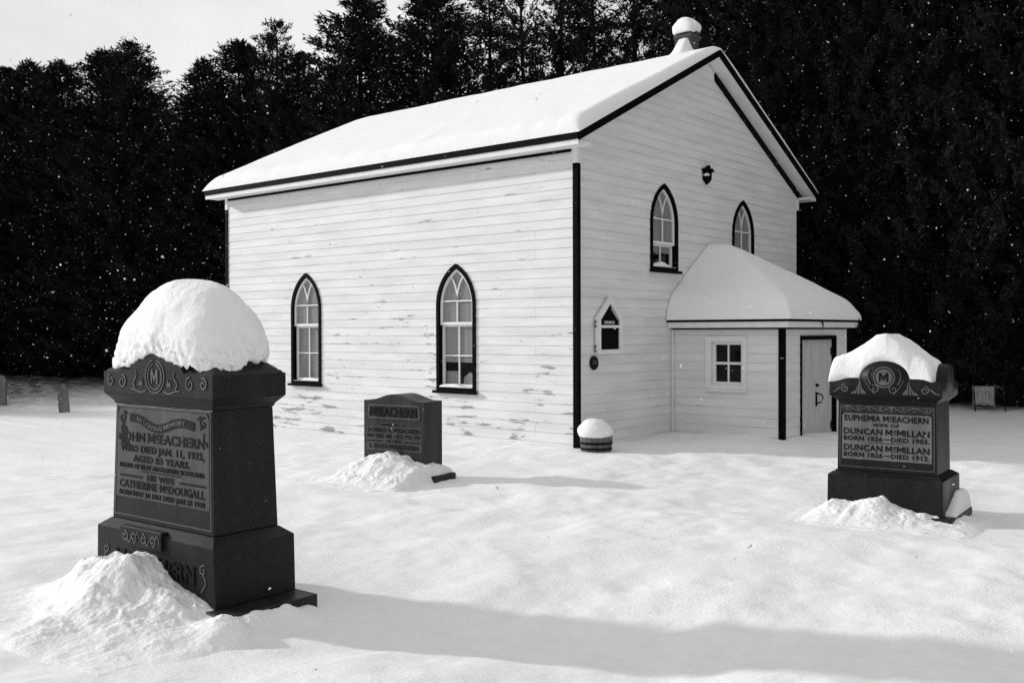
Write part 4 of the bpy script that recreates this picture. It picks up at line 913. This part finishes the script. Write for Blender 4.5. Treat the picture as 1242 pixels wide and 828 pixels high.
# ------------------------------------------------------------------ cedars
def cedar_variant(seed, dense_=1.0, low=.02):
    r_ = np.random.default_rng(seed); H = 13.0; Rm = 2.15
    nb = int(820*dense_); V = []; K = 0; quads = []
    lean = r_.normal(0, .04, 2)
    for i in range(nb):
        t = low+(1-low)*r_.random()**1.0; z = H*t
        prof = min((1-t)**.56*1.02, .98)*(.80+.20*math.sin(min(t*6, 1.57)))*1.12
        az = r_.random()*2*math.pi; R = Rm*prof*r_.uniform(.62, 1.12)+.12
        lob = 1+.22*math.sin(az*3+seed+z*.8)+.15*math.sin(az*5-z*1.7); R *= lob
        ncl = max(4, int(15*R/1.2)); s = np.linspace(.18, 1, ncl)**.75+r_.normal(0, .03, ncl)
        rise = r_.uniform(.15, .65)
        bx = np.cos(az)*R*s+lean[0]*t*3; by = np.sin(az)*R*s+lean[1]*t*3; bz_ = z+R*rise*s**1.4*1.1
        for k in range(ncl):
            nq = 6; c = np.array([bx[k], by[k], min(bz_[k], H*1.0)])
            sp = .045+.06*(1-s[k])
            P = c+r_.normal(0, sp, (nq, 3))*np.array([1, 1, 1.1])
            d = r_.normal(0, .7, (nq, 3))+np.array([np.cos(az)*.9, np.sin(az)*.9, .7]); d /= np.linalg.norm(d, axis=1)[:, None]
            n_ = r_.normal(0, 1, (nq, 3)); a = np.cross(d, n_); a /= np.linalg.norm(a, axis=1)[:, None]+1e-9
            ln = r_.uniform(.06, .15, (nq, 1)); wd = r_.uniform(.014, .032, (nq, 1))
            q = np.stack([P-d*ln*.6, P+a*wd, P+d*ln, P-a*wd], 1); quads.append(q.reshape(-1, 3))
    # leading shoot
    for k in range(60):
        c = np.array([lean[0]*3, lean[1]*3, H*(.93+.08*r_.random())])+r_.normal(0, .10, 3)
        d = r_.normal(0, .6, 3)+np.array([0, 0, 1.]); d /= np.linalg.norm(d); a = np.cross(d, r_.normal(0, 1, 3)); a /= np.linalg.norm(a)
        quads.append(np.stack([c-d*.08, c+a*.03, c+d*.16, c-a*.03]))
    V = np.concatenate(quads); n = len(V)//4; Fq = np.arange(n*4).reshape(n, 4)
    me_o = npobj('crown', V, Fq, M_leaf, smooth=False); cme = me_o.data; bpy.data.objects.remove(me_o)
    mb = MB(); pts = [(lean[0]*3*t+.05*math.sin(t*7+seed), lean[1]*3*t+.05*math.cos(t*6), H*t-.3*(t == 0)) for t in np.linspace(0, .96, 12)]
    mb.tube(pts, [.19*(1-.85*t)+.05*(t < .05) for t in np.linspace(0, 1, 12)], 9)
    for k in range(34):
        t = r_.uniform(.08, .88); az = r_.random()*6.28; R = Rm*(1-t)**.55*.8; b0 = Vector((lean[0]*3*t, lean[1]*3*t, H*t))
        mb.tube([b0, b0+Vector((math.cos(az)*R*.5, math.sin(az)*R*.5, R*.15)), b0+Vector((math.cos(az)*R, math.sin(az)*R, R*.5))], [.045*(1-t)+.012, .025*(1-t)+.008, .006], 5, False)
    to = obj('trunk', mb, M_bark, smooth=True); tme = to.data; bpy.data.objects.remove(to)
    return cme, tme
VAR = [cedar_variant(100+i, 1.0) for i in range(4)]+[cedar_variant(200+i, .40, .10) for i in range(2)]
tree_n = [0]
GRP = 'dark cedars in the row behind the church'
def cedar(x, y, h, label, var=None, wide=1.0, rz=None):
    k = tree_n[0]; tree_n[0] += 1
    v = VAR[(k*3+k//4) % 4 if var is None else var]
    z = float(ground_z(np.array(x), np.array(y)))
    o = bpy.data.objects.new('cedar_tree', None); COL.objects.link(o); o.location = (x, y, z-.02); s = h/13.35
    o.rotation_euler = (0, 0, random.random()*6.28 if rz is None else rz); o.scale = (s*wide*random.uniform(.94, 1.08), s*wide*random.uniform(.94, 1.08), s)
    tag(o, label, 'tree', GRP)
    for nm, me in (('crown', v[0]), ('trunk', v[1])):
        c = bpy.data.objects.new(nm, me); COL.objects.link(c); c.parent = o
front = [(5.39,35.91,13.0,'cedar at the left edge of the photo, cut by the frame'),(5.93,33.0,12.9,'leftmost full cedar with a ragged top against the sky'),(6.24,31.33,12.9,'second cedar from the left edge, loose feathery top'),
 (6.55,29.57,12.6,'third cedar from the left edge, slightly lower top'),(6.88,27.73,12.8,'fourth cedar from the left edge, narrow top against pale sky'),(7.23,25.75,12.9,'last tall cedar left of the notch of sky'),
 (7.46,24.6,10.0,'short cedar at the notch of sky, on its left slope'),(7.84,22.35,10.7,'short cedar just right of the notch of sky'),(8.0,21.87,11.7,'stepped cedar rising right of the notch of sky'),
 (8.36,20.78,12.3,'cedar left of the thin topped one above the far roof end'),(8.85,19.26,12.8,'thin topped cedar with sky showing through, above the far roof end'),(9.16,18.29,11.5,'lower cedar between the thin topped one and the dense tall one'),
 (9.85,16.5,13.4,'dense tall cedar above the far end of the ridge'),(10.6,13.81,13.7,'second dense tall cedar over the roof, right of the narrow gap of sky'),(11.25,11.58,13.4,'open cedar over the middle of the roof with sky behind'),
 (11.6,10.3,13.6,None),(11.75,9.1,13.9,None),(11.85,7.87,13.4,None),(11.95,6.6,14.0,None),(12.05,5.37,13.4,None),(12.1,4.19,14.2,None),(12.2,2.92,14.4,None),(12.23,1.69,14.0,None),(12.26,.5,14.8,None),(12.3,-.7,14.6,None),(12.31,-1.9,15,None),(12.4,-3.5,15.2,None),(12.35,-5.0,14.8,None),(12.4,-6.6,15,None),(12.5,-8.4,15,None)]
LB = 'dark cedar in the unbroken black row behind and right of the church'
for i, (x, y, h, lb) in enumerate(front):
    sparse = i in (10, 14, 15, 16, 17, 18, 19, 21)
    cedar(x, y, h, lb or LB, var=(4+i % 2) if sparse else None, wide=.95 if i in (6, 7, 10) else 1.3 if i < 14 else .92)
LB2 = 'lower cedar filling the dark wood behind the front row'
for row, (dx, hm, sp) in enumerate(((2.3, 1.0, 2.1), (4.6, 1.0, 2.3), (7.2, 1.0, 2.6))):
    y = -11.0
    while y < 44:
        xl = np.interp(y, [-12, 3, 10, 16, 22.5, 31, 38, 46], [12.6, 12.2, 11.6, 9.9, 7.8, 6.3, 5.0, 3.6])+dx+random.uniform(-.5, .5)
        hh = (11.5 if y > 28.5 else 10.2 if y > 19 else 10.8 if y > 12 else (9.3 if y > 1.5 else 11.2))*hm*random.uniform(.9, 1.05)
        if y > 12 and y <= 19: hh = random.uniform(9.2, 10.5)
        cedar(xl, y+random.uniform(-.4, .4), hh, LB2, wide=1.35 if y > 12 else 1.0)
        y += sp*random.uniform(.85, 1.2)
# cedars beyond the left edge that shade the far end of the yard
LB3 = 'cedar beyond the left end of the yard that shades the snow'
for x, y, h in ((2.2, 40, 12.5), (-.6, 42, 12.5), (-3.4, 43.2, 12.3), (-6.4, 43.8, 12.4), (-9.2, 44.2, 12.6), (-12, 44.6, 12.6), (.8, 44.5, 10.5), (-5, 46.5, 11), (-2, 46, 11)): cedar(x, y, h, LB3, wide=1.3)

# white plank fence panel glimpsed between the trunks at right, and bare saplings before it
fp = thing('plank_fence', 'small white plank fence panel at the foot of the dark trees at far right', 'fence', (11.0, -3.2, .06), math.radians(-76), local=True); fp.scale = (.42, .55, .58)
for k in range(5): obj('plank', MB().box((-.46+k*.19, -.012, .30+.02*(k % 2)), (-.29+k*.19, .012, 1.02)), M_oldwhite, fp)
obj('rail', MB().box((-.5, -.05, .86), (.5, -.014, .93)).box((-.5, -.05, .40), (.5, -.014, .47)), M_oldwhite, fp)
for s in (-1, 1): obj('post', MB().box((s*.5-.04, .014, -.2), (s*.5+.04, .09, 1.05)), M_wood, fp)
for k, (x, y) in enumerate(((10.9, -2.3), (10.75, -3.1), (10.6, -3.75))):
    t = thing('sapling', ['thin bare sapling nearest the carved headstone, before the trunks', 'thin forked bare sapling in front of the white plank fence', 'low bare twiggy sapling at the far right edge of the wood'][k], 'sapling', (x, y, float(ground_z(np.array(x), np.array(y)))), k, local=True, group='bare saplings at the edge of the wood')
    mb = MB(); h = (1.3, 1.5, 1.1)[k]
    mb.tube([(0, 0, -.1), (.05, .02, h*.5), (-.03, .08, h)], [.014, .010, .004], 6)
    obj('stem', mb, M_bark, t)
    for j in range(7):
        z = h*(.25+.1*j); a = j*2.4; mb = MB(); l_ = .35*(1.1-z/h)+.12
        mb.tube([(.04, .02, z), (.04+l_*.5*math.cos(a), .02+l_*.5*math.sin(a), z+l_*.4), (.04+l_*math.cos(a), .02+l_*math.sin(a), z+l_*.95)], [.007, .005, .002], 5); obj('twig', mb, M_bark, t)

# ------------------------------------------------------------------ falling snow
nf = 24000
P = np.stack([rng.uniform(-12, 12, nf), rng.uniform(-9.3, 26, nf), rng.uniform(.1, 12.5, nf)], 1)
dcam = np.linalg.norm(P-np.array([-12.943, -9.38, 1.9]), axis=1)
P = P[(dcam > 4.0)]
inside = (P[:, 0] > -.4) & (P[:, 0] < CW+.4) & (P[:, 1] > -.4) & (P[:, 1] < CL+.4) & (P[:, 2] < 7.6)
P = P[~inside]; n = len(P)
sz = rng.lognormal(math.log(.0050), .6, n).clip(0, .016); sz[rng.random(n) < .012] *= 2.0
vs = []
base_q = rng.normal(0, 1, (n, 6, 3)); base_q /= np.linalg.norm(base_q, axis=2)[:, :, None]
V = (P[:, None, :]+base_q*sz[:, None, None]*rng.uniform(.6, 1.3, (n, 6, 1))).reshape(-1, 3)
o6 = (np.arange(n)*6)[:, None]
Fq = np.concatenate([o6+np.array([a]) for a in ([0,1,2], [1,3,2], [2,3,4], [3,5,4], [4,5,0], [0,5,1])])
fl = npobj('falling_snow', V, Fq, M_flake, smooth=False); tag(fl, 'scattered white snowflakes falling through the air over the yard', 'snowflakes', kind='stuff')
